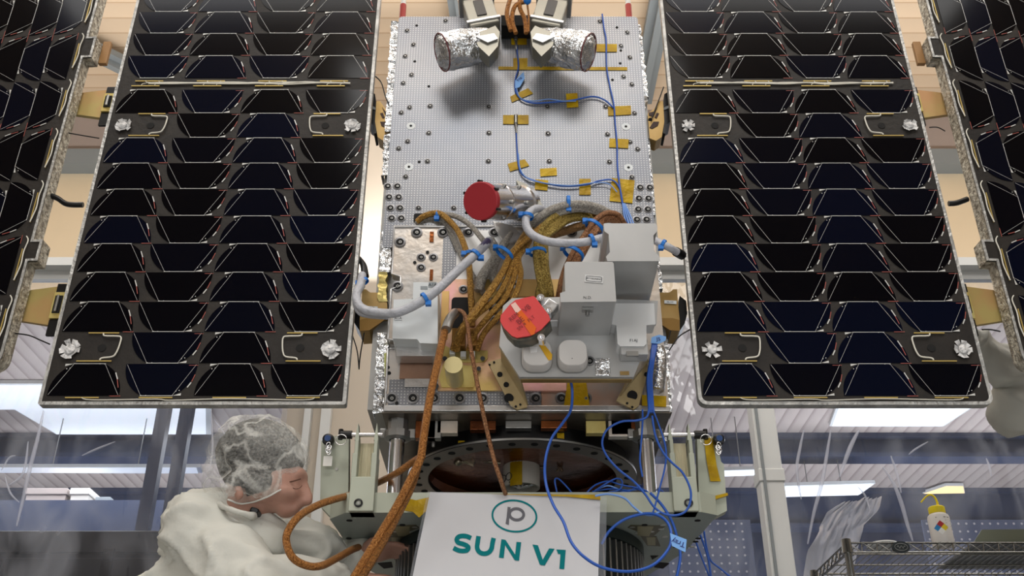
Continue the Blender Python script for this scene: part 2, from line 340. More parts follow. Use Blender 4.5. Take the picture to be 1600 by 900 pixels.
# pegboards
def pegboard(x0, x1, z0, z1, Y, label):
    t = thing('pegboard', ((x0 + x1) / 2, Y, z0), label, 'pegboard', 'pegboards of the hall')
    MB().bb((x0, Y, z0), (x1, Y + .02, z1)).build('board', mat('pegboard_blue', (92, 106, 142), .5, var=.1), t)
    mb = MB(); nx = int((x1 - x0) / .055); nz = int((z1 - z0) / .055)
    for i in range(nx):
        for j in range(nz):
            mb.cyl((x0 + .03 + i * .055, Y - .001, z0 + .03 + j * .055), (x0 + .03 + i * .055, Y + .001, z0 + .03 + j * .055), .0085, n=6)
    tag(mb.build('peg_holes', mat('pale_hole', (200, 205, 220), .5), t), kind='stuff')
p = P(1040, 812, 7.0); q = P(1172, 812, 7.0); pegboard(p.x, q.x, 1.2, p.z, 7.0, 'blue pegboard right of the stand behind the vinyl curtain')
p = P(1440, 812, 7.0); q = P(1760, 812, 7.0); pegboard(p.x, q.x, 1.2, p.z, 7.0, 'blue pegboard behind the wash bottle and wire rack')
def drape(Lp, Rp, Y, seed, label):
    nu, nv = 26, 34; vs = []
    def pl(pts, t):
        k = t * (len(pts) - 1); a = int(min(k, len(pts) - 2)); f = k - a; return pts[a][0] * (1 - f) + pts[a + 1][0] * f, pts[a][1] * (1 - f) + pts[a + 1][1] * f
    for j in range(nv + 1):
        l = pl(Lp, j / nv); r = pl(Rp, j / nv)
        for i in range(nu + 1):
            t = i / nu; q = P(l[0] + (r[0] - l[0]) * t, l[1] + (r[1] - l[1]) * t, Y); n_ = noise.noise(Vector((i * .33 + seed, j * .07, seed))); n2 = noise.noise(Vector((i * .8, j * .22, seed + 5)))
            vs.append(q + Vector((0, .05 * (1 - abs(n_) * 3) + .02 * n2, 0)))
    fs = [(j * (nu + 1) + i, j * (nu + 1) + i + 1, (j + 1) * (nu + 1) + i + 1, (j + 1) * (nu + 1) + i) for j in range(nv) for i in range(nu)]
    mb = MB().add(vs, fs, 0, True); mb.add([v + Vector((0, .004, 0)) for v in vs], [tuple(reversed(f)) for f in fs], 0, True)
    return single('plastic_sheeting', mb, mat('milky_plastic', (236, 236, 240), .8), label, 'sheeting')
drape([(1318, 782), (1292, 800), (1280, 830), (1262, 860), (1255, 960)], [(1378, 775), (1370, 800), (1348, 822), (1345, 850), (1320, 960)], 5.3, 1, 'milky plastic sheeting draped behind the left end of the wire rack')
# white post of the clean tent
p = P(1179, 675, 4.5); q = P(1215, 675, 4.5)
po = thing('tent_post', ((p.x + q.x) / 2, 4.55, 0), 'white square steel post of the clean tent at the right', 'post')
MB().bb((p.x, 4.5, 0), (q.x, 4.6, 4.9)).build('post', M_post, po, bevel=.006)
MB().bb((p.x + .012, 4.49, .3), (p.x + .024, 4.4995, 4.6)).build('seam_strip', M_bluegrey, po)
zz = P(1195, 742, 4.5).z; MB().bb((p.x - .006, 4.494, zz - .03), (q.x + .006, 4.606, zz + .03)).build('collar', M_post, po, bevel=.004)
# vinyl curtain
def vinyl():
    m = bpy.data.materials.new('clear_vinyl'); m.use_nodes = True; nt = m.node_tree; nt.nodes.clear(); N = nt.nodes.new; L = nt.links.new
    out = N('ShaderNodeOutputMaterial'); tr = N('ShaderNodeBsdfTransparent'); tr.inputs[0].default_value = (.90, .93, 1.0, 1)
    gl = N('ShaderNodeBsdfGlossy'); gl.inputs['Roughness'].default_value = .06; df = N('ShaderNodeBsdfDiffuse'); df.inputs[0].default_value = (.75, .80, .92, 1)
    fr = N('ShaderNodeFresnel'); fr.inputs[0].default_value = 1.5
    tc = N('ShaderNodeTexCoord'); mp = N('ShaderNodeMapping'); mp.inputs['Scale'].default_value = (1.6, 1, .7); mp.inputs['Rotation'].default_value = (0, .35, 0); L(tc.outputs['Object'], mp.inputs[0])
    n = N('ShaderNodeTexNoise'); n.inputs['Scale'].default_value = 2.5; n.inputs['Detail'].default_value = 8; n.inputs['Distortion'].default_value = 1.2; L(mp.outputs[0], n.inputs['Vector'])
    r = N('ShaderNodeValToRGB'); r.color_ramp.elements[0].position = .42; r.color_ramp.elements[0].color = (.05, .05, .05, 1); r.color_ramp.elements[1].position = .8; r.color_ramp.elements[1].color = (.36, .36, .36, 1); L(n.outputs[0], r.inputs[0])  # noise haze in the colour paints whitish reflections on the vinyl
    n2 = N('ShaderNodeTexNoise'); n2.inputs['Scale'].default_value = 3; n2.inputs['Detail'].default_value = 3; L(mp.outputs[0], n2.inputs['Vector'])
    bp = N('ShaderNodeBump'); bp.inputs['Strength'].default_value = .5; bp.inputs['Distance'].default_value = .05; L(n2.outputs[0], bp.inputs['Height'])
    L(bp.outputs[0], gl.inputs['Normal']); L(bp.outputs[0], fr.inputs['Normal'])
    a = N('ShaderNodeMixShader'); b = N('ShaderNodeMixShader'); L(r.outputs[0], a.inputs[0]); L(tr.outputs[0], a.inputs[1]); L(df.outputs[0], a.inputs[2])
    L(fr.outputs[0], b.inputs[0]); L(a.outputs[0], b.inputs[1]); L(gl.outputs[0], b.inputs[2]); L(b.outputs[0], out.inputs[0]); return m
M_vinyl = vinyl()
M_glint = mat('vinyl_glint', (215, 220, 236), .3, 0, alpha=.38)  # pale see-through strips paint the bright reflections along the folds
def curtain(x0, x1, Y, zt, label, glints):
    t = thing('vinyl_curtain', ((x0 + x1) / 2, Y, .02), label, 'curtain', 'clear vinyl tent walls')
    nx, nz = 60, 24; vs = []
    for j in range(nz + 1):
        for i in range(nx + 1):
            x = x0 + (x1 - x0) * i / nx; z = .02 + (zt - .02) * j / nz
            vs.append((x, Y + .035 * noise.noise(Vector((x * 1.6, z * .7, Y))) + .012 * noise.noise(Vector((x * 6 + z, z * 1.3, 3))), z))
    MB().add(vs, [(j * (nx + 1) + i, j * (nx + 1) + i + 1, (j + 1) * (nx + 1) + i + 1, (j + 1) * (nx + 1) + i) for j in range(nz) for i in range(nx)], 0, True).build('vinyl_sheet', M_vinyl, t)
    for c in glints:
        pts = path(c[1:], Y - .04); MB().tube(pts, lambda u, r=c[0]*.6: r * (.35 + math.sin(math.pi * min(1, u * .9 + .05))), n=6).build('fold_glint', M_glint, t)
    MB().bb((x0, Y - .02, zt - .05), (x1, Y + .02, zt)).build('hem_rail', M_post, t)
    MB().bb((x0, Y - .08, zt + .001), (x1, Y + .08, zt + .05)).build('added_fill_housing', M_post, t)  # made-up housing for the added upward fill
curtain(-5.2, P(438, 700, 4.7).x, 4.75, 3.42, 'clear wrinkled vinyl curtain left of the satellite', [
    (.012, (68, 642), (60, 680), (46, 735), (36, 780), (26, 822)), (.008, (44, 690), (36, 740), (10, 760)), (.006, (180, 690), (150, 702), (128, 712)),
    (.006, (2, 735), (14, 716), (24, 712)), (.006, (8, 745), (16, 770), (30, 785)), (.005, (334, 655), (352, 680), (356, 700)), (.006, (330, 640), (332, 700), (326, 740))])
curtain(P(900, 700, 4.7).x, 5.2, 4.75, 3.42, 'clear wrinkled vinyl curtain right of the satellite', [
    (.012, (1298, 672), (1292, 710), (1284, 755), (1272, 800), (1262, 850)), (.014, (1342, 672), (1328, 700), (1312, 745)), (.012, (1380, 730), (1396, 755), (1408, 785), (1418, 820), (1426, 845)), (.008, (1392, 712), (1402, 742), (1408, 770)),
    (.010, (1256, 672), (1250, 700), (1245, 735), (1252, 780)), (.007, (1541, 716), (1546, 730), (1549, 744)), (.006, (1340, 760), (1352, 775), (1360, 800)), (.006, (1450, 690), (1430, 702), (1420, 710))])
# ---------------------------------------------------------------- solar panels
PITCH = .0912; CW = .187
def cell_meshes():
    R = .0917; cy = .006; hw = .04; H = .0885
    a0 = math.asin((0 - cy) / R); a1 = math.atan2(H - cy, hw); pts = []
    for k in range(9): a = a0 + (a1 - a0) * k / 8; pts.append((R * math.cos(a), cy + R * math.sin(a)))
    pts += [(-x, y) for x, y in reversed(pts)]
    mb = MB().prism([Vector((x, 0, y - H / 2)) for x, y in pts], (0, -.0012, 0))
    def ln(mb, x0, z0, x1, z1, w, m=0, y=-.0016):
        a = Vector((x0, y, z0 - H / 2)); b = Vector((x1, y, z1 - H / 2)); d = (b - a).normalized(); nn = Vector((-d.z, 0, d.x)) * w / 2
        mb.prism([a - nn, b - nn, b + nn, a + nn], (0, .0005, 0), m)
    def bus(down):
        b = MB(); ln(b, -.042, H + .0005, .042, H + .0005, .0014); ln(b, -.04, H, -.089, .002, .0006); ln(b, .04, H, .089, .002, .0006)
        b.prism([Vector((x, -.0016, z - H / 2)) for x, z in ((-.042, H), (-.062, H), (-.062, H - .0065))], (0, .0005, 0))
        for x, z in ((-.048, .0765), (-.056, .0745), (.027, H), (.039, H)): b.cyl((x, -.0018, z - H / 2), (x, -.001, z - H / 2), .0014, n=6)
        if down: # seen after turning half round: jumper to the next cell on the right
            ln(b, -.083, .052, -.075, .066, .003, 0); ln(b, -.090, .030, -.084, .050, .0018, 1); ln(b, -.068, H + .002, -.094, H + .002, .002, 1) if False else None
            ln(b, -.070, H - .0865 + .002, -.094, H - .0865 + .002, .0012, 1)
        else:
            ln(b, .072, .064, .080, .045, .0028, 0); ln(b, .079, .046, .086, .022, .0018, 1); ln(b, .068, -.0012, .096, -.0012, .0016, 1)
        return b
    return mb, bus(False), bus(True)
cm, bu, bd = cell_meshes()
def mk(mb, name, mats):
    me = bpy.data.meshes.new(name); me.from_pydata([tuple(v) for v in mb.v], [], mb.f)
    for q in mats: me.materials.append(q)
    me.polygons.foreach_set('material_index', mb.m); me.update(); return me
ME_cell = mk(cm, 'solar_cell', [M_cell]); ME_bu = mk(bu, 'interconnect', [M_trace, M_red]); ME_bd = mk(bd, 'interconnect', [M_trace, M_red])
def put_cell(root, u, v, down, turn=0, sc=1):
    c = bpy.data.objects.new('solar_cell', ME_cell); COL.objects.link(c); c.parent = root; c.location = (u, -.0005, v); c.scale = (1, 1, sc)
    c.rotation_euler = (0, math.radians(turn) + (math.pi if down else 0), 0)
    b = bpy.data.objects.new('interconnect', ME_bd if down else ME_bu); COL.objects.link(b); b.parent = c
def local(root, name, mb, mats, bevel=0): return mb.build(name, mats, root, off=Vector((0, 0, 0)), bevel=bevel)
def strip(root, u, v, w=.085, vert=False):
    mb = MB().box((u, -.003, v), (w, .003, .0028) if not vert else (.0028, .003, w))
    return local(root, 'terminal_strip', mb, M_goldstrip)
def rosette(root, u, v, r, seed, n=9):
    rnd = random.Random(seed); mb = MB(); k = int(n)
    for i in range(k):
        a = 2 * math.pi * i / k + rnd.uniform(-.12, .12); R1 = r * rnd.uniform(.8, 1.15); wd = r * .30; tp = -.004 - rnd.uniform(0, .006)
        d = Vector((math.cos(a), 0, math.sin(a))); s = Vector((-d.z, 0, d.x)); c = Vector((u, 0, v))
        mb.prism([c + d * r * .35 - s * wd * .6 + Vector((0, -.002, 0)), c + d * R1 - s * wd + Vector((0, tp, 0)), c + d * R1 + s * wd + Vector((0, tp, 0)), c + d * r * .35 + s * wd * .6 + Vector((0, -.002, 0))], (0, .0008, 0))
    mb.lathe((u, -.002, v), (0, -1, 0), [(r * .55, 0), (r * .52, .006), (r * .40, .008), (0.0001, .009)], n=14)
    return local(root, 'foil_rosette', mb, M_rosette)
def panel(side):
    L = side < 0
    x0, x1 = (-1.197, -.4222) if L else (.4745, 1.2170)
    zb = 1.6650; W = x1 - x0; Hh = 3.46 - zb; T = .022
    lab = 'large dark solar panel left of the satellite body, facing the camera' if L else 'large dark solar panel right of the satellite body, facing the camera'
    root = thing('solar_panel', (x0, 2.4, zb), lab, 'solar panel', 'solar panels')
    rc = .004 if L else .02
    local(root, 'backing_board', MB().prism([Vector((x, 0, z)) for x, z in rrect(W / 2, Hh / 2, W, Hh, rc)], (0, T, 0)), M_board)
    # foil rim
    e = .007; mb = MB(); out = rrect(W / 2, Hh / 2, W + .004, Hh + .004, rc + .002); inn = rrect(W / 2, Hh / 2, W - 2 * e, Hh - 2 * e, max(.001, rc - e * .6)); n = len(out)
    A = [Vector((x, -.0015, z)) for x, z in out]; B = [Vector((x, -.0015, z)) for x, z in inn]; C = [Vector((x, T + .001, z)) for x, z in out]
    mb.add(A + B, [(i, (i + 1) % n, (i + 1) % n + n, i + n) for i in range(n)], 0, False)
    mb.add(A + C, [(i, i + n, (i + 1) % n + n, (i + 1) % n) for i in range(n)], 0, False)
    local(root, 'foil_edging', mb, M_tape)
    # rows: 13 below the wire gap (bottom first), rest above
    cwp = (W - .028) / 4; uo = .014 + cwp / 2
    r0 = 1.6865 - zb
    gap = 2.7035 - zb; zz = 2.733 - zb
    rows = [(r0 + i * PITCH, i) for i in range(11)]
    k = 0
    for i in range(11):
        v = r0 + i * PITCH + PITCH / 2
        hole = i in (1, 9)
        for j in range(4):
            if hole and j in (0, 3): continue
            sh = 0
            put_cell(root, uo + j * cwp, v, (j % 2) == 1)
    for i in range(7):
        v = zz + i * PITCH + PITCH / 2
        for j in range(4): put_cell(root, uo + j * cwp, v, (j % 2) == 0)
    vg = (r0 + 11 * PITCH + zz) / 2
    for j in range(4):
        strip(root, uo + j * cwp - .01, vg + .009); strip(root, uo + j * cwp - .018, vg - .010)
        strip(root, uo + j * cwp, r0 - .005)
    def wire(pts, r=.0016, name='wire_bundle'):
        return local(root, name, MB().tube([Vector((a, -.005, b)) for a, b in pts], r, n=6, res=4), M_whitewire)
    for q in range(3):
        rnd = random.Random(q + 5 * side)
        wire([(uo - .01 + (W - 2 * uo + .05) * t / 9, vg + rnd.uniform(-.004, .004) + (q - 1) * .0018) for t in range(10)], .0019)
    for j in range(4):
        for du, s in ((-.02, 1), (.02, 1), (-.03, -1), (.01, -1)):
            wire([(uo + j * cwp + du, vg + s * .009), (uo + j * cwp + du + .003, vg + s * .003), (uo + j * cwp + du + .02, vg + .001)], .0011, 'lead_wire')
    wire([(uo + .0, r0 - .006), (uo + .03, r0 - .012), (uo + cwp, r0 - .010), (uo + cwp + .04, r0 - .013), (uo + 2 * cwp, r0 - .009), (uo + 3 * cwp, r0 - .012), (uo + 3 * cwp + .03, r0 - .006)], .0013)
    for hi, i in enumerate((1, 9)):
        va = r0 + i * PITCH; vb = va + PITCH
        for j in (0, 3):
            s = 1 if j == 0 else -1; uc = uo + j * cwp
            strip(root, uc + s * .02, vb - .004, .08); strip(root, uc + s * .01, va + .006, .09)
            ue = uc + s * .068
            wire([(uc + s * .02, vb - .006), (uc + s * .024, vb - .013), (uc + s * .055, vb - .014), (ue, vb - .018), (ue, vb - .04), (ue - s * .004, va + .03), (ue - s * .012, va + .018), (uc + s * .03, va + .014), (uc + s * .025, va + .008)], .0022, 'loop_wire')
            rr = .024 if not (hi == 0) else .026
            rosette(root, uc - s * .058, va + .043 - (.004 if hi == 0 else 0), rr * (1.0 if L else .92), j + 7 * hi + (3 if L else 0), 9 if L else (9 if j == 3 else 6))
            local(root, 'inspection_port', MB().lathe((uc + s * .022, -.0005, va + .045), (0, -1, 0), [(.011, 0), (.011, .001), (.004, .0012), (.0001, .0012)], n=16), M_dark)
    return root
panel(-1); panel(1)
def outer(side):
    L = side < 0; ang = math.radians(28) * (-side)   # folds back away from the body
    xe = side * 1.322; zb = 1.772; Hh = 3.46 - zb; W = .80; T = .045; PO = .0805
    lab = 'solar panel at the far left edge, folded back with notched inner edge' if L else 'solar panel at the far right edge, folded back with notched inner edge'
    root = thing('solar_panel', (xe, 2.4, zb), lab, 'solar panel', 'solar panels', rot=(0, 0, (ang if L else ang)))
    root.rotation_euler = (0, 0, math.radians(3.5) * side)
    s = side
    tabs = [(P(60, 408, 2.4).z - zb, P(60, 375, 2.4).z - zb), (P(140, 90, 2.4).z - zb, P(140, 58, 2.4).z - zb)]
    rc = .03; pts = [(W, 0), (W, Hh), (0, Hh)]
    tb = .027
    for a, b in reversed(tabs): pts += [(0, b), (-tb, b), (-tb, a), (0, a)]
    for k in range(6): g = math.radians(180 + 90 * k / 5); pts.append((rc + rc * math.cos(g), rc + rc * math.sin(g)))
    out = [Vector((s * x, 0, z)) for x, z in pts]
    local(root, 'backing_board', MB().prism(out, (0, T, 0), 0, 1), [M_board, M_comb])
    # rim tape along the front edge
    mb = MB(); n = len(out); prev = None
    cx = [(W / 2, Hh / 2)]
    def ins(i):
        a, b, c = [Vector(pts[j % n]) for j in (i - 1, i, i + 1)]
        d1 = (b - a).normalized(); d2 = (c - b).normalized(); m = (d1 + d2); nn = Vector((m.y, -m.x)).normalized()
        k = .007 / max(.35, abs(nn.dot(Vector((d1.y, -d1.x))))); return b - nn * k if True else b
    I = [ins(i) for i in range(n)]
    # make sure inset goes inward
    cen = Vector((W / 2, Hh / 2)); 
    if (I[0] - cen).length > (Vector(pts[0]) - cen).length: I = [Vector(pts[i]) * 2 - I[i] for i in range(n)]
    A = [Vector((s * x, -.002, z)) for x, z in pts]; B = [Vector((s * q.x, -.002, q.y)) for q in I]
    mb.add(A + B, [(i, (i + 1) % n, (i + 1) % n + n, i + n) for i in range(n)])
    mb.add(A + [q + Vector((0, .006, 0)) for q in A], [(i, i + n, (i + 1) % n + n, (i + 1) % n) for i in range(n)])
    local(root, 'foil_edging', mb, M_tape)
    v0 = .022; 
    for r in range(9):
        for c in range(9):
            u = .034 + PO * (c + .5)
            # wide side toward the body on odd rows
            if v0 + CW * (r + .5) > Hh - .08: continue
            put_cell(root, s * u, v0 + CW * (r + .5), False, 90 if r % 2 == 0 else -90, PO / PITCH)
    for r in range(8):
        v = v0 + CW * (r + .5)
        strip(root, s * (.022), v, .10, True)
        local(root, 'lead_wire', MB().tube([Vector((s * a, -.005, b)) for a, b in ((.022, v - .05), (.018, v - .03), (.014, v), (.016, v + .04), (.012, v + .075), (.020, v + .09))], .0018, n=6, res=4), M_whitewire)
    return root
outer(-1); outer(1)
# ---------------------------------------------------------------- satellite body
def embossed():
    m = bpy.data.materials.new('embossed_aluminium'); m.use_nodes = True; nt = m.node_tree; N = nt.nodes.new; L = nt.links.new; b = nt.nodes['Principled BSDF']
    tc = N('ShaderNodeTexCoord'); sp = N('ShaderNodeSeparateXYZ'); L(tc.outputs['Object'], sp.inputs[0]); d = []
    for ax in (0, 2):
        mu = N('ShaderNodeMath'); mu.operation = 'MULTIPLY'; mu.inputs[1].default_value = 1 / .0082; L(sp.outputs[ax], mu.inputs[0])
        fr = N('ShaderNodeMath'); fr.operation = 'FRACT'; L(mu.outputs[0], fr.inputs[0]); su = N('ShaderNodeMath'); su.operation = 'SUBTRACT'; su.inputs[1].default_value = .5; L(fr.outputs[0], su.inputs[0])
        pw = N('ShaderNodeMath'); pw.operation = 'POWER'; pw.inputs[1].default_value = 2; L(su.outputs[0], pw.inputs[0]); d.append(pw)
    ad = N('ShaderNodeMath'); ad.operation = 'ADD'; L(d[0].outputs[0], ad.inputs[0]); L(d[1].outputs[0], ad.inputs[1])
    r = N('ShaderNodeValToRGB'); r.color_ramp.elements[0].position = .02; r.color_ramp.elements[0].color = (.5, .5, .5, 1); r.color_ramp.elements[1].position = .065; r.color_ramp.elements[1].color = lin((128, 131, 137)) + (1,)
    L(ad.outputs[0], r.inputs[0]); n = N('ShaderNodeTexNoise'); n.inputs['Scale'].default_value = 5; n.inputs['Detail'].default_value = 6; L(tc.outputs['Object'], n.inputs['Vector'])
    r2 = N('ShaderNodeValToRGB'); r2.color_ramp.elements[0].position = .3; r2.color_ramp.elements[0].color = (.78, .80, .84, 1); r2.color_ramp.elements[1].position = .7; r2.color_ramp.elements[1].color = (1.0, .98, .95, 1); L(n.outputs[0], r2.inputs[0])
    mx = N('ShaderNodeMixRGB'); mx.blend_type = 'MULTIPLY'; mx.inputs[0].default_value = 1; L(r.outputs[0], mx.inputs[1]); L(r2.outputs[0], mx.inputs[2]); L(mx.outputs[0], b.inputs['Base Color'])
    b.inputs['Metallic'].default_value = .6; b.inputs['Roughness'].default_value = .36
    bp = N('ShaderNodeBump'); bp.inputs['Strength'].default_value = .25; bp.inputs['Distance'].default_value = .002; L(r.outputs[0], bp.inputs['Height']); L(bp.outputs[0], b.inputs['Normal'])
    return m
M_emb = embossed()
M_lower = mat('warm_satin_aluminium', (212, 200, 186), .3, .55, bump=.12, bscale=40, rgb2=(186, 184, 182), vscale=7)
SAT = thing('satellite', (.02, 2.75, 1.64), 'satellite body with silver dotted front plate, instruments and cable harnesses, standing on the jig', 'satellite')
FU, FL, FD = 2.42, 2.385, 3.16   # fronts of upper plate, lower deck; back of body
zt = P(800, 26, FU).z; zm = P(800, 352, FL).z; zb = P(800, 642, FL).z
xl = P(600, 345, FU).x; xr = P(1022, 345, FU).x
MB().bb((xl - .012, FU + .03, zb + .03), (xr + .012, FD, zt - .05)).build('body_core', mat('body_core_panel', (160, 160, 158), .5, .4), SAT)
MB().prism([Vector((x, FU, z)) for x, z in rrect((xl + xr) / 2, (zt + zm - .05) / 2, xr - xl, zt - zm + .05, .012)], (0, .022, 0)).build('upper_plate', M_emb, SAT)
# foil blankets down both sides, crinkled
def foil(px_l, px_r, y0, y1, D, seed, dep=.05, name='foil_blanket', m=None, amp=.006):
    a0 = P(px_l[0], y0, D); a1 = P(px_l[1], y1, D); b0 = P(px_r[0], y0, D); b1 = P(px_r[1], y1, D)
    nz = max(10, int((a0.z - a1.z) / .006)); nx = 5; vs = []
    for j in range(nz + 1):
        t = j / nz; A = a0.lerp(a1, t); B = b0.lerp(b1, t)
        for i in range(nx + 1):
            q = A.lerp(B, i / nx); dd = noise.noise(Vector((q.x * 30 + seed, q.z * 75, seed))) * amp * 1.5
            vs.append(q + Vector((noise.noise(Vector((q.z * 60, seed, i * .8))) * amp, dd, 0)))
    mb = MB().add(vs, [(j * (nx + 1) + i, j * (nx + 1) + i + 1, (j + 1) * (nx + 1) + i + 1, (j + 1) * (nx + 1) + i) for j in range(nz) for i in range(nx)], 0, False)
    # return wall going back
    for side in (0, nx):
        e = [vs[j * (nx + 1) + side] for j in range(nz + 1)]; mb.add(e + [q + Vector((0, dep, 0)) for q in e], [(j, j + 1, j + 1 + nz + 1, j + nz + 1) for j in range(nz)])
    return mb.build(name, m or M_mli, SAT)
foil((611, 601), (625, 612), 35, 205, FU + .012, 1)
foil((600, 597), (612, 608), 208, 275, FU + .012, 2)
foil((597, 593), (612, 610), 360, 425, FU + .004, 3)
foil((592, 590), (604, 604), 425, 470, FU + .004, 4, m=M_palegold)
foil((590, 583), (606, 602), 520, 645, FU + .004, 5, amp=.008)
foil((991, 1000), (1001, 1013), 38, 150, FU + .012, 6)
foil((1000, 1003), (1012, 1008), 150, 172, FU + .012, 16, m=M_steel)
foil((1004, 1016), (1014, 1024), 215, 335, FU + .012, 7)
foil((1018, 1022), (1030, 1036), 405, 450, FU + .004, 8)
foil((1024, 1030), (1044, 1050), 530, 645, FU + .0, 9, amp=.009)
MB().bb((P(995, 645, FL).x, FL + .01, zb + .01), (P(1046, 645, FL).x, FD - .1, zb + .25)).build('side_wall', M_greybrown, SAT)
# lower deck plate: outline with notches
dz = lambda py: P(0, py, FL).z
dx = lambda px, py: P(px, py, FL).x
out = [(601, 640), (606, 545), (625, 545), (627, 533), (606, 530), (611, 452), (626, 447), (626, 432), (612, 428), (616, 354), (1022, 354), (1046, 640)]
out = [P(a, b, FL) for a, b in out]
MB().prism(out, (0, .03, 0)).build('deck_plate', M_lower, SAT, bevel=.0015)
def seg_rim(pts, r, name, m): return MB().tube([P(a, b, FL - .002) for a, b in pts], r, n=6, smooth=False).build(name, m, SAT)
seg_rim([(601, 640), (606, 545), (625, 545), (627, 533), (606, 530), (611, 452), (626, 447), (626, 432), (612, 428), (616, 354), (800, 354), (1022, 354)], .0035, 'plate_rim', M_alu)
MB().bb((dx(600, 640), FL - .012, dz(645)), (dx(1046, 640), FL + .03, dz(636))).build('lower_rail', M_alu, SAT, bevel=.002)
MB().bb((dx(598, 640), FL - .008, dz(645) - .004), (dx(1047, 640), FD, dz(645) - .0005)).build('underside_plate', mat('underside_sheet', (120, 116, 108), .4, .6, rgb2=(70, 60, 50), vscale=6), SAT)
def patch(name, x0, y0, x1, y1, D, m, t=.0015, rot=0):
    a = P(x0, y1, D); b = P(x1, y0, D); c = (a + b) / 2
    return MB().box(c, (abs(b.x - a.x), t, abs(b.z - a.z)), 0, Matrix.Rotation(math.radians(rot), 3, 'Y')).build(name, m, SAT, bevel=.0004)
patch('dotted_sheet', 606, 593, 760, 634, FL - .0005, M_emb, .002)
patch('dotted_sheet', 760, 545, 845, 634, FL - .0005, M_emb, .002)
patch('dotted_sheet', 845, 590, 1005, 634, FL - .0005, mat('brown_dotted_sheet', (165, 128, 108), .4, .5, rgb2=(140, 135, 130), vscale=10), .002)
patch('dotted_sheet', 690, 356, 790, 436, FL - .0005, M_emb, .002)
patch('dotted_sheet', 868, 385, 905, 436, FL - .0005, M_emb, .002)
patch('reflection_sheet', 712, 360, 948, 437, FL - .0015, mat('painted_reflection_white', (240, 240, 240), .3, .1, rgb2=(222, 222, 220), vscale=9), .002)  # diffuse white paints the bright reflection of the metal plate
patch('copper_tab', 671, 362, 678, 378, FL - .002, M_copper); patch('copper_tab', 671, 421, 677, 438, FL - .002, M_copper)
# pink / gold chromate tray with slots
patch('chromate_tray', 684, 437, 880, 611, FL - .004, M_chrom, .006)
patch('gold_band', 792, 437, 880, 463, FL - .008, mat('tan_gold_sheet', (214, 178, 112), .35, .4, rgb2=(200, 160, 100), vscale=9), .002)
patch('gold_band', 688, 455, 702, 530, FL - .008, mat('tan_gold_sheet', (214, 178, 112)), .002)
def slot(x0, y0, x1, y1, D=FL - .008, r=.01):
    a = P(x0, y1, D); b = P(x1, y0, D)
    return MB().prism([Vector((x, D, z)) for x, z in rrect((a.x + b.x) / 2, (a.z + b.z) / 2, b.x - a.x, b.z - a.z, min(r, (b.x - a.x) * .45, (b.z - a.z) * .45))], (0, -.002, 0)).build('cable_slot', M_dark, SAT)
slot(705, 465, 742, 494); slot(764, 465, 812, 491); slot(703, 486, 724, 514, FL - .009, .02); slot(646, 334, 668, 348, FU - .001, .006)
patch('brown_recess', 624, 553, 676, 592, FL - .004, mat('brown_film', (150, 118, 98), .3, .3, rgb2=(120, 92, 76), vscale=8), .003)
patch('grey_gusset', 632, 592, 672, 605, FL - .006, M_alu, .004)
# screws
def screw_mesh(r, hole=False):
    mb = MB().lathe((0, 0, 0), (0, -1, 0), [(r * 1.5, 0), (r * 1.5, .001), (r * 1.02, .0015)], n=14, m=0).cyl((0, -.0018, 0), (0, -.0005, 0), r * 1.02, n=14, m=1)
    mb.cyl((r * .1, -.004, -r * .18), (r * .1, -.0018, -r * .18), r * .42, n=10, m=2, mc=2)
    mb.cyl((r * .1, -.0042, -r * .18), (r * .1, -.0038, -r * .18), r * .2, n=6, m=1, mc=1)
    return mb
S_small = MB().cyl((0, -.001, 0), (0, .001, 0), .0045, n=10)
M3 = [mat('screw_rim', (120, 120, 122), .35, .8), M_dark, M_steel]
big = mk(screw_mesh(.0105), 'screw', M3); med = mk(screw_mesh(.0085), 'screw', M3); sml = mk(screw_mesh(.0062), 'screw', M3); dot = mk(S_small, 'rivet_hole', [M_dark])
washer = mk(MB().cyl((0, -.001, 0), (0, 0, 0), .013, n=18, m=0, mc=0).cyl((0, -.002, 0), (0, 0, 0), .004, n=8, m=1, mc=1), 'grommet', [M_white, M_dark])
def at(me, px, py, D, name=None, parent=None):
    o = bpy.data.objects.new(name or me.name, me); COL.objects.link(o); o.parent = parent or SAT; o.location = P(px, py, D) - SAT.location; return o
up = [(696, 33), (636, 48), (646, 70), (633, 88), (630, 130), (643, 117), (640, 168), (672, 166), (764, 167), (627, 176), (670, 208), (764, 208), (637, 221), (623, 232), (668, 252), (763, 252), (634, 276), (654, 325), (709, 325),
      (937, 34), (980, 51), (970, 72), (984, 90), (974, 120), (987, 132), (855, 167), (946, 167), (991, 177), (856, 209), (949, 210), (984, 222), (996, 233), (858, 252), (952, 253), (987, 277)]
for a, b in up: at(sml, a, b, FU)
for a, b in [(606, 291), (621, 291), (608, 308), (623, 308), (610, 325), (625, 325), (612, 341), (627, 341), (1000, 293), (1015, 293), (998, 310), (1013, 310), (997, 327), (1012, 327), (995, 343), (1010, 343)]: at(med, a, b, FU)
for a, b in [(651, 40), (648, 96), (670, 135), (655, 253), (964, 43), (970, 79), (969, 99), (957, 125)]: at(dot, a, b, FU)
for a, b in [(642, 197), (639, 261), (978, 198), (982, 262)]: at(washer, a, b, FU)
for a, b in [(651, 363), (692, 363), (732, 363), (772, 363), (893, 363), (625, 378), (621, 447), (612, 622), (645, 622), (678, 622), (718, 622), (754, 622), (837, 622), (877, 622), (915, 622)]: at(big, a, b, FL - .003)
for a, b in [(658, 402), (677, 402), (658, 418), (724, 452), (773, 500)]: at(med, a, b, FL - .009 if b > 440 else FL - .001)
for a, b in [(668, 394), (648, 410), (620, 630)]: at(dot, a, b, FL - .002)
at(washer, 804, 444, FL - .012)
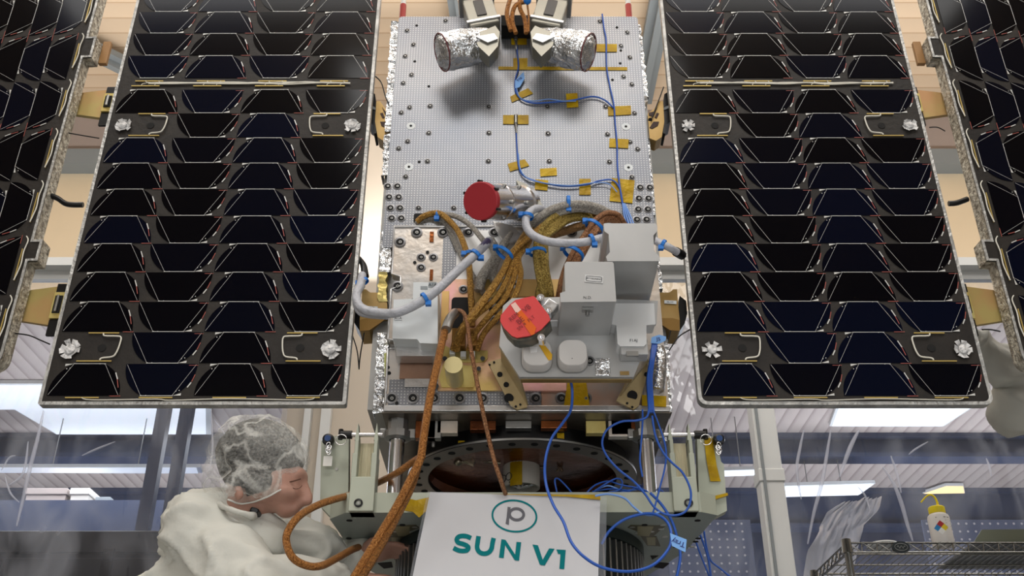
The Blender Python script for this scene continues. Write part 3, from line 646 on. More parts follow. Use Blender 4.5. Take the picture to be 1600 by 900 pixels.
# amber tape pieces on the front plate
def tape(pts, D=FU - .002, m=None, t=.0008):
    return MB().prism([P(a, b, D) for a, b in pts], (0, -t, 0)).build('tape_strip', m or M_kapton, SAT)
def trect(cx, cy, w, h, rot=0):
    r = math.radians(rot); return [(cx + dx_ * math.cos(r) - dy_ * math.sin(r), cy + dx_ * math.sin(r) + dy_ * math.cos(r)) for dx_, dy_ in ((-w / 2, -h / 2), (w / 2, -h / 2), (w / 2, h / 2), (-w / 2, h / 2))]
for q in [(948, 75, 32, 12), (813, 100, 22, 18), (894, 157, 18, 22, -4), (806, 187, 40, 14), (967, 224, 30, 14, 3), (857, 269, 26, 12, -4), (846, 289, 20, 16, 5), (914, 292, 18, 25), (811, 63, 24, 14), (968, 173, 36, 14, -3), (972, 298, 36, 36, 6)]:
    tape(trect(*q))
tape([(779, 104), (980, 105), (980, 110), (779, 109)], FU - .0012); tape([(797, 151), (825, 138), (833, 146), (800, 160)]); tape([(793, 256), (820, 249), (827, 259), (797, 268)])
tape([(888, 590), (915, 590), (922, 640), (880, 640)], FL - .006)
tape([(1003, 617), (1041, 619), (1041, 636), (1003, 634)], FL - .014)
# star trackers at the top
M_grey_m = mat('grey_machined_metal', (142, 140, 130), .35, .55, var=.15, vscale=12)
def tracker(s):
    X = lambda px: 805 + s * (px - 805)
    t = 'star_tracker'
    a = P(X(772), 66, 2.33); b = P(X(700), 80, 2.30)
    # head housing going up and outwards
    c0 = P(X(758), 50, 2.34); c1 = P(X(741), -4, 2.34); d = (c1 - c0); R = Matrix((d.normalized().cross(Vector((0, -1, 0))), Vector((0, -1, 0)), d.normalized())).transposed()
    hb = MB().box((c0 + c1) / 2, (.092, .07, d.length), 0, R)
    root = hb.build(t, M_grey_m, SAT, bevel=.004)
    MB().box(c0 + d * .80, (.112, .085, .012), 0, R).build('housing_flange', M_alu, root, bevel=.0015); MB().box(c0 + d * .12, (.104, .08, .010), 0, R).build('housing_flange', M_alu, root, bevel=.0015)
    MB().box(c0 + d * .45 + Vector((0, -.037, 0)), (.030, .004, d.length * .42), 0, R).build('cover_plate', mat('dark_cover', (70, 68, 66), .4, .3), root)
    for k in (-.04, 0, .04):
        q = c0 + d * .98 + R @ Vector((k, -.03, 0)); MB().cyl(q, q + d * .45, .009, n=8).build('vertical_rod', M_chrome, root)
    MB().box(c0 + d * 1.62, (.09, .07, .06), 0, R).build('upper_block', M_alu, root, bevel=.004)
    # wedge bracket
    w = [P(X(q[0]), q[1], 2.27) for q in ((740, 54), (774, 40), (781, 50), (778, 72), (764, 88), (747, 72))]
    MB().prism(w, (0, .05, 0)).build('wedge_bracket', M_grey_m, root, bevel=.002)
    MB().prism([P(X(q[0]), q[1], 2.262) for q in ((744, 57), (772, 52), (778, 60), (762, 66))], (0, .006, 0)).build('wedge_rib', M_alu, root)
    # foil wrapped baffle
    ax = (b - a).normalized(); rr = .052
    def crink(mb):
        for v in mb.v: v += Vector([noise.noise(v * 45 + Vector((k * 9.1, 0, 0))) * .005 for k in range(3)])
        return mb
    mb = MB().lathe(a, ax, [(rr * .6, 0), (rr * .85, .01), (rr * .95, .03), (rr * .98, .055), (rr * 1.03, .06), (rr * 1.03, .08), (rr * 1.08, .085)] + [(rr * 1.1, .085 + k * .012) for k in range(1, 8)] + [(rr * 1.04, .168), (rr * .85, .176), (rr * .5, .18), (.001, .18)], n=36)
    crink(mb); mb.s = [False] * len(mb.s); bf = mb.build('baffle', M_mli, root)
    MB().tube([a + ax * .172 + (ax.cross(Vector((0, 0, 1))).normalized() * math.cos(g) + ax.cross(ax.cross(Vector((0, 0, 1)))).normalized() * math.sin(g)) * rr * 1.08 for g in [2 * math.pi * k / 20 for k in range(20)]], .002, closed=True, n=6, res=2).build('rim_ring', mat('dark_red_rim', (110, 60, 62), .4, .3), bf)
    MB().box(P(X(755), 82, 2.30), (.07, .05, .02), 0, Matrix.Rotation(s * .5, 3, 'Y')).build('foil_flap', M_mli, root)
tracker(1); tracker(-1)
MB().bb((P(783, 54, 2.40).x, 2.36, P(783, 54, 2.4).z), (P(833, 38, 2.4).x, 2.418, P(800, 38, 2.4).z)).build('connector_opening', M_dark, SAT)
for pts in (((806, 52), (800, 30), (806, 8), (826, 2)), ((822, 52), (820, 30), (812, 10), (815, -20)), ((798, 48), (792, 20), (800, -10)), ((826, 50), (826, 25), (824, 0), (830, -20))):
    MB().tube(path(pts, 2.30), .007 if pts[0][0] != 826 else .003, n=8).build('wire_loop', M_amber, SAT)
MB().ball(P(824, 1, 2.28), .012).build('cable_tie', M_blue, SAT)
# top rods, red and white
for a in ((629, 24, 631, -8), (983, 26, 980, -8)):
    p = P(a[0], a[1], 2.5); q = P(a[0], -40, 2.5); q.x = p.x
    o = MB().cyl(p - Vector((0, 0, .05)), q, .0085, n=10).build('marker_rod', mat('white_rod', (225, 225, 220), .5), SAT)
    zz = P(a[0], 8, 2.5).z; MB().cyl(p - Vector((0, 0, .051)), Vector((p.x, 2.5, zz)), .0105, n=10).build('red_sleeve', mat('red_sleeve', (165, 45, 35), .5), o)
# camera with red protective cap
B0 = P(822, 318, 2.37); T0 = P(750, 314, 2.165); ax = (T0 - B0).normalized(); Lc = (T0 - B0).length
cm_ = MB().lathe(B0, ax, [(.034, 0), (.05, .012), (.050, .04), (.046, .045), (.046, Lc * .55), (.0485, Lc * .55 + .003), (.0485, Lc * .62), (.0465, Lc * .63), (.0465, Lc - .02)], n=40).build('payload_camera', M_chrome, SAT)
MB().lathe(T0 - ax * .016, ax, [(.045, 0), (.0495, 0), (.0495, .014), (.047, .016), (.0001, .016)], n=48).build('lens_cap', M_redcap, cm_)
X = ax.cross(Vector((0, 0, 1))).normalized(); Y = ax.cross(X)
for k in range(6):
    g = math.radians(20 + 60 * k); q = T0 - ax * .008 + (X * math.cos(g) + Y * math.sin(g)) * .051
    MB().cyl(q - ax * .012, q + ax * .006, .004, n=8).build('cap_screw', M_black, cm_)
    for h in (.35, .68):
        q2 = B0 + ax * Lc * h + (X * math.cos(g + .4) + Y * math.sin(g + .4)) * .049; MB().ball(q2, .006, nu=8, nv=6).build('barrel_screw', M_steel, cm_)
MB().prism([P(a, b, 2.33) for a, b in ((806, 281), (824, 288), (838, 306), (850, 324), (836, 345), (818, 350), (812, 330), (822, 312))], (0, .03, 0)).build('mount_bracket', M_grey_m, cm_, bevel=.003)
MB().prism([P(a, b, 2.325) for a, b in ((815, 296), (834, 302), (836, 318), (826, 320))], (0, .003, 0)).build('connector_plate', M_alu, cm_)
MB().prism([P(a, b, 2.36) for a, b in ((770, 345), (800, 352), (820, 372), (790, 380), (775, 360))], (0, .01, 0)).build('foot_plate', M_alu, cm_)
# white electronics box, lower left
Dn, Df = 2.285, 2.376
f1 = [P(a, b, Dn) for a, b in ((646, 441), (670, 441), (684, 441), (684, 537), (656, 536), (652, 530), (613, 529), (615, 468), (645, 467))]
wb = MB().prism(f1, (0, Df - Dn, 0)).build('electronics_box', M_white, SAT, bevel=.003)
MB().prism([P(a, b, Dn - .001) for a, b in ((657, 447), (668, 447), (668, 452), (657, 452))], (0, .0008, 0)).build('label_plate', M_bluegrey, wb)
MB().prism([P(a, b, Dn - .001) for a, b in ((670, 441), (682, 441), (681, 449), (669, 449))], (0, .0008, 0)).text('A1A', .012, P(676, 445, Dn - .0015), (1, 0, 0), (0, 0, 1), m=1).build('label_plate', [M_bluegrey, M_ink], wb)
MB().prism([P(a, b, Dn - .001) for a, b in ((617, 493), (628, 493), (628, 500), (617, 500))], (0, .0008, 0)).text('A1A', .010, P(622, 497, Dn - .0015), (1, 0, 0), (0, 0, 1), m=1).build('label_plate', [M_white, M_ink], wb)
MB().bb(P(618, 556, 2.33), P(684, 548, 2.374)).build('mount_rail', M_alu, wb, bevel=.001)
# pale gold puck sensor, lower middle
gp = MB().prism([P(a, b, FL - .012) for a, b in ((693, 567), (741, 572), (749, 578), (744, 590), (740, 605), (690, 605), (686, 590))], (0, .008, 0)).build('sun_sensor', M_palegold, SAT, bevel=.001)
c = P(711, 598, FL - .012); c2 = P(710, 571, 2.285); rr = .0215
MB().lathe((c.x, FL - .012, c2.z), (0, -1, 0), [(rr * 1.02, 0), (rr * 1.02, .085), (rr * 1.05, .087), (rr * 1.05, .092), (.0001, .092)], n=36).build('sensor_cap', mat('pale_gold_cap', (202, 190, 140), .4, .35), gp)
MB().prism([P(a, b, FL - .010) for a, b in ((687, 535), (695, 566), (755, 566), (762, 560), (762, 548), (705, 545))], (0, .004, 0)).build('connector_plate', M_palegold, gp, bevel=.001)
for a, b in ((695, 560), (754, 560), (682, 603), (748, 576)): MB().cyl(P(a, b, FL - .02), P(a, b, FL - .01), .006, n=8).build('screw', M_black, gp)
for a, b in ((707, 551), (724, 555), (738, 555)): MB().box(P(a, b, FL - .02), (.014, .016, .016)).build('connector', M_white, gp, bevel=.001)
MB().box(P(717, 530, FL - .03), (.035, .03, .05)).box(P(740, 530, FL - .03), (.02, .03, .05)).build('connector_block', mat('brass_block', (140, 100, 45), .4, .4), gp, bevel=.002)
# right instrument shelf: vertical plate with pucks, housings, red cover
Dp = 2.205
sh = [(780, 540), (783, 505), (786, 478), (800, 466), (880, 464), (1028, 470), (1026, 505), (1000, 520), (1001, 560), (990, 589), (812, 589)]
sp_ = MB().prism([P(a, b, Dp) for a, b in sh], (0, .012, 0)).build('instrument_shelf', M_aluL, SAT, bevel=.0015)
MB().bb(P(814, 590, Dp) + Vector((0, .012, 0)), P(988, 588, Dp) + Vector((0, .03, .003))).build('shelf_flange', M_gold, sp_)
for cx in (838.5, 894):
    a = P(cx, 561, Dp); w_ = 46 / 1600 * 2.38
    pts = rrect(a.x, a.z, w_, w_ * 1.0, w_ * .36, 8); n = len(pts); c_ = a
    mb = MB()
    rings = []
    for (k, y) in ((1.04, 0), (1.04, -.020), (.98, -.034), (.94, -.037)): rings.append([Vector((a.x + (x - a.x) * k, Dp + y, a.z + (z - a.z) * k)) for x, z in pts])
    vs = [q for r_ in rings for q in r_]; mb.add(vs, [(r_ * n + i, r_ * n + (i + 1) % n, (r_ + 1) * n + (i + 1) % n, (r_ + 1) * n + i) for r_ in range(3) for i in range(n)], 0, False); mb.poly(rings[-1])
    pk = mb.build('antenna_puck', mat('off_white_radome', (206, 203, 200), .5), sp_)
    MB().prism([Vector((a.x + (x - a.x) * 1.1, Dp - .001, a.z + (z - a.z) * 1.1)) for x, z in pts], (0, -.003, 0)).build('puck_gasket', M_steel, pk)
    if cx < 850:
        MB().prism([P(q[0], q[1], Dp - .0385) for q in ((828, 541), (840, 542), (839, 550), (829, 551))], (0, .001, 0)).build('white_sticker', mat('sticker_white', (240, 240, 240), .4), pk)
        MB().prism([P(q[0], q[1], Dp - .0388) for q in ((842, 539), (852, 540), (863, 554), (862, 562), (857, 563))], (0, .001, 0)).build('tape_strip', mat('yellow_tape', (215, 165, 40), .35), pk)
    else: MB().cyl(P(894, 560, Dp - .038), P(894, 560, Dp - .0365), .0012, n=6).build('centre_dot', M_ink, pk)
at(med, 921, 564, Dp - .001, parent=None)
patch('foil_panel', 931, 560, 952, 587, Dp - .003, M_mli, .002)
patch('gold_label', 969, 580, 983, 586, Dp - .002, M_gold, .001)
# housing A (tall, back right): column, neck and protruding head
hd, hp = 2.035, Dp
A = [(943, 350), (945, 349), (1024, 349), (1027, 353), (1027, 361), (1021, 368), (1022, 392), (1027, 397), (1031, 402), (1030, 408), (949, 408), (947, 401), (953, 394), (951, 366), (944, 361)]
ha = MB().prism([P(a, b, hd) for a, b in A], (0, Dp - hd + .06, 0)).build('antenna_housing', M_aluL, SAT, bevel=.003)
lower = [(955, 474), (1022, 474), (1024, 507), (1010, 508), (1010, 537), (1006, 541), (969, 541), (965, 537), (963, 508), (952, 506)]
hl = 2.16
MB().prism([P(a, b, hl) for a, b in lower], (0, Dp - hl, 0)).build('lower_column', mat('bright_grey_housing', (205, 207, 208), .42, .2), ha, bevel=.003)
q = [P(949, 408, hd), P(1030, 408, hd), P(1022, 474, hl), P(955, 474, hl)]
MB().bb(Vector((P(968, 567, Dp).x, 2.165, P(968, 565, Dp).z)), Vector((P(1010, 560, Dp).x, Dp, P(1000, 541, Dp).z))).build('connector_box', M_aluL, ha, bevel=.002)
MB().text('F1AJ', .010, P(990, 532, hl - .001), (1, 0, 0), (0, 0, 1)).build('marking', M_ink, ha)
MB().box(P(988, 553, 2.16), (.028, .006, .012)).build('connector_socket', M_steel, ha)
# housing B (front left)
Bp = [(882, 413), (885, 409), (957, 409), (959, 412), (963, 471), (876, 472), (875, 458), (883, 455)]
hb_ = MB().prism([P(a, b, hd) for a, b in Bp], (0, Dp - hd, 0)).build('antenna_housing', M_aluL, SAT, bevel=.003)
Rr = Matrix.Rotation(math.radians(6), 3, 'Y'); lc = P(928, 436, hd - .001)
MB().box(lc, (.042, .001, .019), 0, Rr).build('name_label', mat('silver_label', (196, 197, 197), .4, .1), hb_)
xa = Rr @ Vector((1, 0, 0)); za = Rr @ Vector((0, 0, 1))
mb = MB(); fr = rrect(0, 0, .036, .013, .003, 3); mb.tube([lc + Vector((0, -.001, 0)) + xa * x + za * z for x, z in fr], .0005, n=4, closed=True, smooth=False)
mb.text('JETTISONING', .0058, lc + Vector((0, -.0012, 0)), xa, za, bold=.00008); mb.build('label_print', M_ink, hb_)
MB().text('N.D.', .010, P(918, 465, hd - .001), (1, 0, 0), (0, 0, 1)).build('marking', M_ink, hb_)
uz = P(0, 472, hd).z
MB().bb((P(910, 480, 2.06).x, 2.06, uz - .006), (P(927, 480, 2.06).x, 2.075, uz)).cyl((P(918, 485, 2.07).x, 2.075, uz - .014), (P(918, 485, 2.07).x, 2.075, uz), .005, n=8).build('connector_socket', M_steel, hb_)
# red cover on sensor block
cen = P(822, 497, 2.10); nrm = Vector((-.10, -1, -.12)).normalized(); Xc = Vector((1, 0, 0)); Xc = (Xc - nrm * Xc.dot(nrm)).normalized(); Zc = Xc.cross(nrm)
def onp(a, b, off=0):
    u_ = (a - 800) / F; v_ = (450 - b) / F; d_ = Vector((u_, CT - v_ * ST, ST + v_ * CT)); o_ = Vector((0, 0, CAMZ)); c_ = cen + nrm * off
    return o_ + d_ * ((c_ - o_).dot(nrm) / d_.dot(nrm))
rc_ = [(833, 464), (836, 465), (858, 494), (860, 501), (846, 516), (828, 526), (808, 529), (800, 526), (788, 514), (782, 503), (783, 494), (797, 477), (806, 470)]
blk = MB().prism([onp(820 + (a - 820) * 1.0 + 1, 500 + (b - 500) * 1.0 + 4, -.002) for a, b in rc_], -nrm * .05).build('sensor_block', mat('dark_green_connector', (52, 62, 56), .5, .2, rgb2=(110, 100, 84), vscale=40), SAT, bevel=.002)
MB().prism([onp(a, b) for a, b in rc_], -nrm * .006 * -1).build('protective_cover', M_redtag, blk, bevel=.0015)
MB().prism([onp(a, b, .0075) for a, b in ((798, 476), (805, 472), (814, 484), (807, 490))], -nrm * .001).build('tape_strip', mat('pale_tape', (228, 190, 178), .3), blk)
MB().prism([onp(a, b, .0075) for a, b in ((807, 490), (814, 484), (838, 512), (835, 522), (830, 524))], -nrm * .001).build('tape_strip', mat('orange_tape', (215, 95, 30), .25), blk)
tx = MB(); X2 = (onp(830, 520, .009) - onp(840, 490, .009)).normalized(); 
X2 = (onp(836, 470, .009) - onp(800, 500, .009)).normalized(); Y2 = nrm.cross(X2)
for (a, b, s_, z_) in ((823, 482, 'V8', .018), (803, 495, 'REM', .014), (813, 501, 'BE', .018), (830, 498, 'FLT', .012), (815, 510, 'SN 4', .012)): tx.text(s_, z_, onp(a, b, .0085), X2, Y2)
tx.build('handwriting', mat('dark_red_ink', (120, 28, 36), .6), blk)
for a, b in ((846, 472), (858, 492), (847, 534)):
    MB().lathe(onp(a, b, -.03), nrm, [(.009, 0), (.009, .03), (.0045, .03), (.0045, .02), (.0001, .02)], n=14).build('standoff', M_chrome, blk)
MB().box(P(858, 484, 2.14), (.03, .03, .04), 0, Matrix.Rotation(.6, 3, 'Y')).box(P(863, 492, 2.17), (.03, .03, .05)).build('side_connector', M_alu, blk, bevel=.003)
# gold brackets of the shelf
def gbr(pts, D0, D1, name='shelf_bracket', m=None, holes=()):
    o = MB().prism([P(a, b, D0) for a, b in pts], (0, D1 - D0, 0)).build(name, m or M_gold, SAT, bevel=.0015)
    for a, b, r in holes: MB().cyl(P(a, b, D0 - .003), P(a, b, D0 + .001), r, n=12).build('bracket_hole', M_dark, o)
    return o
MG = mat('olive_gold_bracket', (172, 155, 118), .42, .4, rgb2=(156, 138, 100), vscale=8)
g1 = gbr([(762, 566), (782, 560), (818, 610), (824, 636), (808, 640), (797, 632)], FL - .03, FL - .022, m=MG, holes=((765, 570, .003), (772, 566, .003), (781, 585, .007), (791, 601, .007), (795, 622, .012), (806, 635, .003), (813, 632, .003)))
w_ = [P(782, 543, Dp + .012), P(812, 590, Dp + .012), P(824, 634, FL - .025), P(783, 565, FL - .025)]
MB().prism(w_, (.003, 0, 0)).build('gusset_web', MG, g1)
g2 = gbr([(978, 596), (1008, 560), (1014, 575), (998, 634), (990, 640), (963, 626)], FL - .03, FL - .022, m=MG, holes=((988, 618, .013), (1010, 585, .006), (980, 630, .003), (988, 636, .003)))
MB().prism([P(1004, 548, Dp + .012), P(988, 590, Dp + .012), P(968, 620, FL - .025), P(1012, 565, FL - .025)], (.003, 0, 0)).build('gusset_web', MG, g2)
gbr([(600, 552), (614, 549), (617, 560), (610, 588), (601, 590)], FL + .001, FL + .02, name='green_clip', m=mat('yellow_green_chromate', (170, 175, 105), .4, .3), holes=((606, 574, .005), (608, 583, .005)))
gbr([(1018, 562), (1028, 560), (1032, 585), (1022, 600), (1014, 596)], FL - .03, FL - .02, name='green_clip', m=mat('yellow_green_chromate', (170, 175, 105)), holes=((1024, 569, .004), (1026, 575, .004)))
pk_ = MB().tube(path([(1026, 545), (1030, 560), (1028, 590), (1026, 610)], FL - .02), .02, n=12).build('foil_bundle', M_mli, SAT)
# wing root brackets
def root_bracket(s, top):
    X = lambda px: 812 + s * (px - 812)
    if top:
        mains = [(588, 158), (594, 158), (602, 170), (610, 176), (612, 178), (609, 216), (599, 220), (590, 214), (586, 190)]
        o = MB().prism([P(X(a), b, 2.44) for a, b in mains], (0, .05, 0)).build('wing_bracket', M_gold, SAT, bevel=.002)
        for pts in (((597, 167), (602, 174), (610, 176), (610, 180), (603, 182)), ((594, 177), (598, 176), (601, 183), (598, 185)), ((594, 190), (603, 190), (609, 199), (605, 201), (596, 196))):
            MB().prism([P(X(a), b, 2.438) for a, b in pts], (0, .004, 0)).build('lightening_hole', mat('deep_brown_void', (48, 22, 14), .6), o)
        MB().cyl(P(X(608), 187, 2.437), P(X(608), 187, 2.442), .006, n=12).build('lightening_hole', M_dark, o)
        MB().prism([P(X(a), b, 2.45) for a, b in ((579, 143), (586, 147), (588, 165), (588, 208), (584, 209), (583, 195), (576, 190), (577, 165))], (0, .06, 0)).build('hinge_block', M_black, o, bevel=.002)
        MB().prism([P(X(a), b, 2.447) for a, b in ((578, 164), (587, 168), (587, 172), (577, 168))], (0, .004, 0)).build('hinge_bar', M_bluegrey, o)
    else:
        mains = [(566, 452), (572, 452), (578, 457), (604, 457), (606, 496), (596, 497), (577, 516), (562, 517), (562, 500), (565, 470)]
        o = MB().prism([P(X(a), b, 2.43) for a, b in mains], (0, .08, 0)).build('wing_bracket', M_gold, SAT, bevel=.003)
        MB().prism([P(X(a), b, 2.428) for a, b in ((562, 500), (573, 497), (604, 497), (592, 506), (577, 516), (563, 517))], (0, .004, 0)).build('lower_flange', mat('dark_gold', (128, 98, 48), .4, .5), o)
        MB().prism([P(X(a), b, 2.427) for a, b in ((572, 478), (590, 479), (590, 483), (572, 482))] if s > 0 else [P(a, b, 2.427) for a, b in ((1038, 469), (1057, 470), (1057, 475), (1038, 474))], (0, .001, 0)).text('PR-104', .006, P(X(580) if s > 0 else 1047, 480 if s > 0 else 472, 2.426), (1, 0, 0), (0, 0, 1), m=1).build('part_label', [M_white, M_ink], o)
        MB().prism([P(X(a), b, 2.45) for a, b in ((552, 470), (562, 462), (566, 500), (562, 517), (554, 505), (550, 490))], (0, .06, 0)).build('hinge_block', M_black, o, bevel=.002)
for s in (1, -1):
    for t_ in (True, False): root_bracket(s, t_)
# outer wing hinges between inner and outer solar panels
def wing_hinge(s, y0, y1):
    zc = lambda b: P(0, b, 2.43).z
    xi = 1.208; xo = 1.318
    za, zb_ = zc(y0), zc(y1)
    pts = [(s * xi, za + .002), (s * (xo + .02), za - .018), (s * (xo + .02), zb_ + .022), (s * xi, zb_)]
    h = MB().prism([Vector((x, 2.45, z)) for x, z in pts], (0, .012, 0)).build('fold_hinge', mat('iridescent_gold', (178, 160, 100), .38, .4, rgb2=(186, 142, 98), vscale=9), SAT)
    x0, x1 = sorted((s * (xi + .005), s * (xi - .035 + .05)))
    x0, x1 = sorted((s * 1.213, s * 1.245))
    MB().bb((x0, 2.435, zb_ + .02), (x1, 2.449, za - .03)).build('hinge_frame', M_palegold, h, bevel=.001)
    MB().bb((x0 + .006, 2.432, zb_ + .035), (x1 - .006, 2.4349, za - .042)).build('hinge_slot', M_dark, h)
    xm = (x0 + x1) / 2; MB().cyl((xm, 2.428, zb_ + .037), (xm, 2.428, za - .044), .004, n=10).build('torsion_spring', M_steel, h)
    x0, x1 = sorted((s * 1.205, s * 1.245))
    MB().bb((x0, 2.44, za - .028), (x1, 2.449, za + .0)).build('hinge_knuckle', M_black, h, bevel=.002); MB().bb((x0, 2.44, zb_ - .03), (x1, 2.449, zb_ + .019)).build('hinge_knuckle', M_black, h, bevel=.002)
for s in (1, -1):
    wing_hinge(s, 132, 180); wing_hinge(s, 440, 506)
    zz = P(0, 78, 2.43).z; x0, x1 = sorted((s * 1.268, s * 1.293)); MB().bb((x0, 2.44, zz - .045), (x1, 2.455, zz + .045)).build('snubber_plate', mat('brown_plate', (150, 112, 68), .5, .2), SAT, bevel=.002)
# black link cables and hair wires between panels
def wire_part(name, pts, r, m, D=2.43): return MB().tube(path(pts, D), r, n=6).build(name, m, SAT)
wire_part('link_cable', [(78, 305), (90, 310), (105, 319), (130, 320)], .008, M_black); wire_part('link_cable', [(1482, 318), (1495, 317), (1512, 311)], .008, M_black)
wire_part('lock_wire', [(103, 207), (125, 211), (155, 216)], .0018, M_black); wire_part('lock_wire', [(24, 521), (45, 524), (62, 531), (78, 538)], .002, M_black)
wire_part('lock_wire', [(582, 116), (595, 128), (602, 150), (608, 165)], .002, M_black); wire_part('lock_wire', [(1037, 136), (1028, 160), (1018, 186)], .002, M_black)
wire_part('lock_wire', [(550, 522), (558, 548), (561, 577)], .0018, M_black); wire_part('lock_wire', [(569, 520), (563, 555), (561, 577)], .0018, M_black)
wire_part('lock_wire', [(1078, 515), (1060, 527), (1043, 552)], .002, M_black); wire_part('lock_wire', [(1048, 517), (1042, 538)], .002, M_black)
wire_part('lock_wire', [(1452, 199), (1465, 199), (1477, 205)], .0018, M_black); wire_part('lock_wire', [(1534, 515), (1548, 515), (1563, 518)], .002, M_black)
# ---------------------------------------------------------------- harnesses (children of the satellite)
def harness(name, pts, r, m, D=None, par=None, n=10, braid=.0):
    braid = braid * .3
    return MB().tube(path(pts, D), r, n=n, res=7, braid=braid).build(name, m, par or SAT)
def tie(px, py, D, r, ang, par):
    """cable tie: a band round the cable whose picture direction is ang degrees"""
    g = math.radians(ang); c = P(px, py, D); d = Vector((math.cos(g), 0, -math.sin(g))); X = Vector((0, 1, 0)); Y = d.cross(X)
    mb = MB().lathe(c - d * .005, d, [(r, 0), (r * 1.12, .001), (r * 1.12, .009), (r, .010)], n=16)
    mb.box(c + Y * r * -1.15 + X * -.004, (.014, .012, .012)); return mb.build('cable_tie', M_blue, par)
hA = harness('cable_harness', [(652, 346, 2.40), (664, 337, 2.385), (684, 333, 2.37), (700, 343, 2.36), (716, 362, 2.355), (727, 388, 2.35), (733, 415, 2.345), (735, 450, 2.345), (737, 485, 2.36), (738, 510, 2.37)], .0085, M_goldbraid, braid=.06)
harness('braided_strand', [(650, 350, 2.41), (668, 341, 2.395), (690, 345, 2.38), (707, 365, 2.375), (722, 400, 2.37), (745, 440, 2.37), (770, 475, 2.37), (800, 505, 2.37)], .007, M_greybraid, par=hA)
harness('braided_strand', [(656, 348, 2.412), (676, 345, 2.40), (700, 362, 2.385), (716, 392, 2.375), (736, 430, 2.372), (757, 462, 2.372), (790, 500, 2.375)], .006, M_greybraid, par=hA)
harness('braided_strand', [(684, 334, 2.375), (712, 338, 2.36), (735, 352, 2.35), (752, 372, 2.34), (763, 385, 2.335)], .0075, M_greybraid, par=hA)
harness('braided_strand', [(765, 375, 2.36), (775, 400, 2.36), (755, 430, 2.36), (748, 455, 2.365)], .014, M_greybraid, par=hA)
harness('braided_strand', [(800, 365, 2.37), (780, 395, 2.365), (770, 430, 2.365), (785, 455, 2.37)], .012, M_greybraid, par=hA)
tie(684, 336, 2.375, .012, 10, hA); tie(732, 396, 2.348, .011, 75, hA)
hB = harness('cable_harness', [(926, 338, 2.36), (900, 330, 2.34), (872, 335, 2.32), (845, 356, 2.30), (815, 380, 2.29), (797, 400, 2.285), (783, 430, 2.28), (760, 465, 2.28), (738, 495, 2.29), (718, 522, 2.32), (712, 548, 2.355)], .009, M_goldbraid, braid=.06)
for k, (dx1, dx2, dd) in enumerate(((7, 0, .006), (15, 14, .010), (23, 24, .012), (-4, -5, .014))):
    harness('braided_strand', [(840 - 6 * k, 350 + 4 * k, 2.33 + dd), (814 + dx1 * .55, 378, 2.30 + dd), (799 + dx1 * .5, 402, 2.29 + dd), (786 + dx1 * 1.2, 430, 2.285 + dd), (764 + dx1 * 1.7, 465, 2.285 + dd), (742 + dx2 * 1.5, 495, 2.295 + dd), (722 + dx2 * 1.4, 522, 2.32 + dd), (714 + dx2 * 1.3, 548, 2.355)], .0078, M_goldbraid, par=hB, braid=.06)
tie(788, 396, 2.285, .024, 125, hB)
hC = harness('cable_harness', [(930, 352, 2.36), (915, 333, 2.335), (885, 330, 2.315), (858, 345, 2.30), (842, 368, 2.295), (838, 395, 2.29), (841, 425, 2.29), (848, 455, 2.30), (852, 475, 2.33)], .0095, M_olive, braid=.06)
for k in range(3):
    harness('braided_strand', [(935 + 2 * k, 356 - 2 * k, 2.37), (912 + 3 * k, 338 + 2 * k, 2.34), (885 + 3 * k, 337 + 3 * k, 2.32), (862 + 3 * k, 352 + 3 * k, 2.305), (849 + 2 * k, 372, 2.30), (846 + 3 * k, 397, 2.295), (850 + 2 * k, 425, 2.295), (842 + 9 * k, 455, 2.305), (840 + 10 * k, 476, 2.335)], .009, M_olive, par=hC, braid=.06)
harness('braided_strand', [(860, 330, 2.31), (882, 322, 2.31), (910, 326, 2.33), (940, 340, 2.35)], .008, M_amber, par=hC)
tie(840, 394, 2.288, .021, 88, hC); tie(888, 318, 2.305, .020, 0, hC)
hD = harness('cable_harness', [(977, 352, 2.36), (966, 336, 2.33), (948, 333, 2.31), (930, 344, 2.29), (913, 368, 2.28), (897, 392, 2.28), (884, 418, 2.285), (876, 445, 2.295), (874, 475, 2.33)], .0075, M_brown, braid=.05)
for k in range(4):
    harness('braided_strand', [(974 - 3 * k, 356, 2.37), (962 - 2 * k, 342 + k, 2.335), (946 - k, 340 + 2 * k, 2.315), (934 + k, 352 + k, 2.295), (919 + 3 * k - 3, 372, 2.285), (904 + 4 * k - 4, 396, 2.285), (891 + 4 * k - 4, 420, 2.29), (880 + 4 * k - 4, 446, 2.30), (876 + 5 * k - 6, 476, 2.335)], .007, M_brown, par=hD, braid=.05)
tie(929, 355, 2.275, .026, 125, hD); tie(896, 396, 2.272, .027, 118, hD)
hE = harness('cable_harness', [(828, 352, 2.32), (845, 338, 2.30), (868, 325, 2.295), (900, 319, 2.30), (930, 323, 2.31), (955, 335, 2.33), (972, 348, 2.36)], .0105, M_greybraid, braid=.04)
harness('braided_strand', [(834, 362, 2.33), (852, 346, 2.31), (878, 332, 2.305), (905, 327, 2.31), (932, 331, 2.32), (960, 345, 2.35)], .009, M_greybraid, par=hE)
harness('braided_strand', [(845, 372, 2.35), (880, 362, 2.345), (915, 352, 2.345), (940, 360, 2.36)], .012, mat('brown_bronze_sleeve', (120, 88, 50), .4, .4, bump=.8, bscale=120), par=hE)
hF = harness('sleeved_cable', [(852, 330, 2.33), (838, 326, 2.30), (824, 336, 2.275), (822, 352, 2.26), (832, 367, 2.25), (855, 377, 2.245), (885, 380, 2.245), (915, 378, 2.25), (940, 372, 2.27), (960, 366, 2.33)], .0110, M_sleeve, n=14, braid=.02)
tie(925, 375, 2.25, .015, -20, hF); tie(824, 338, 2.27, .015, 100, hF)
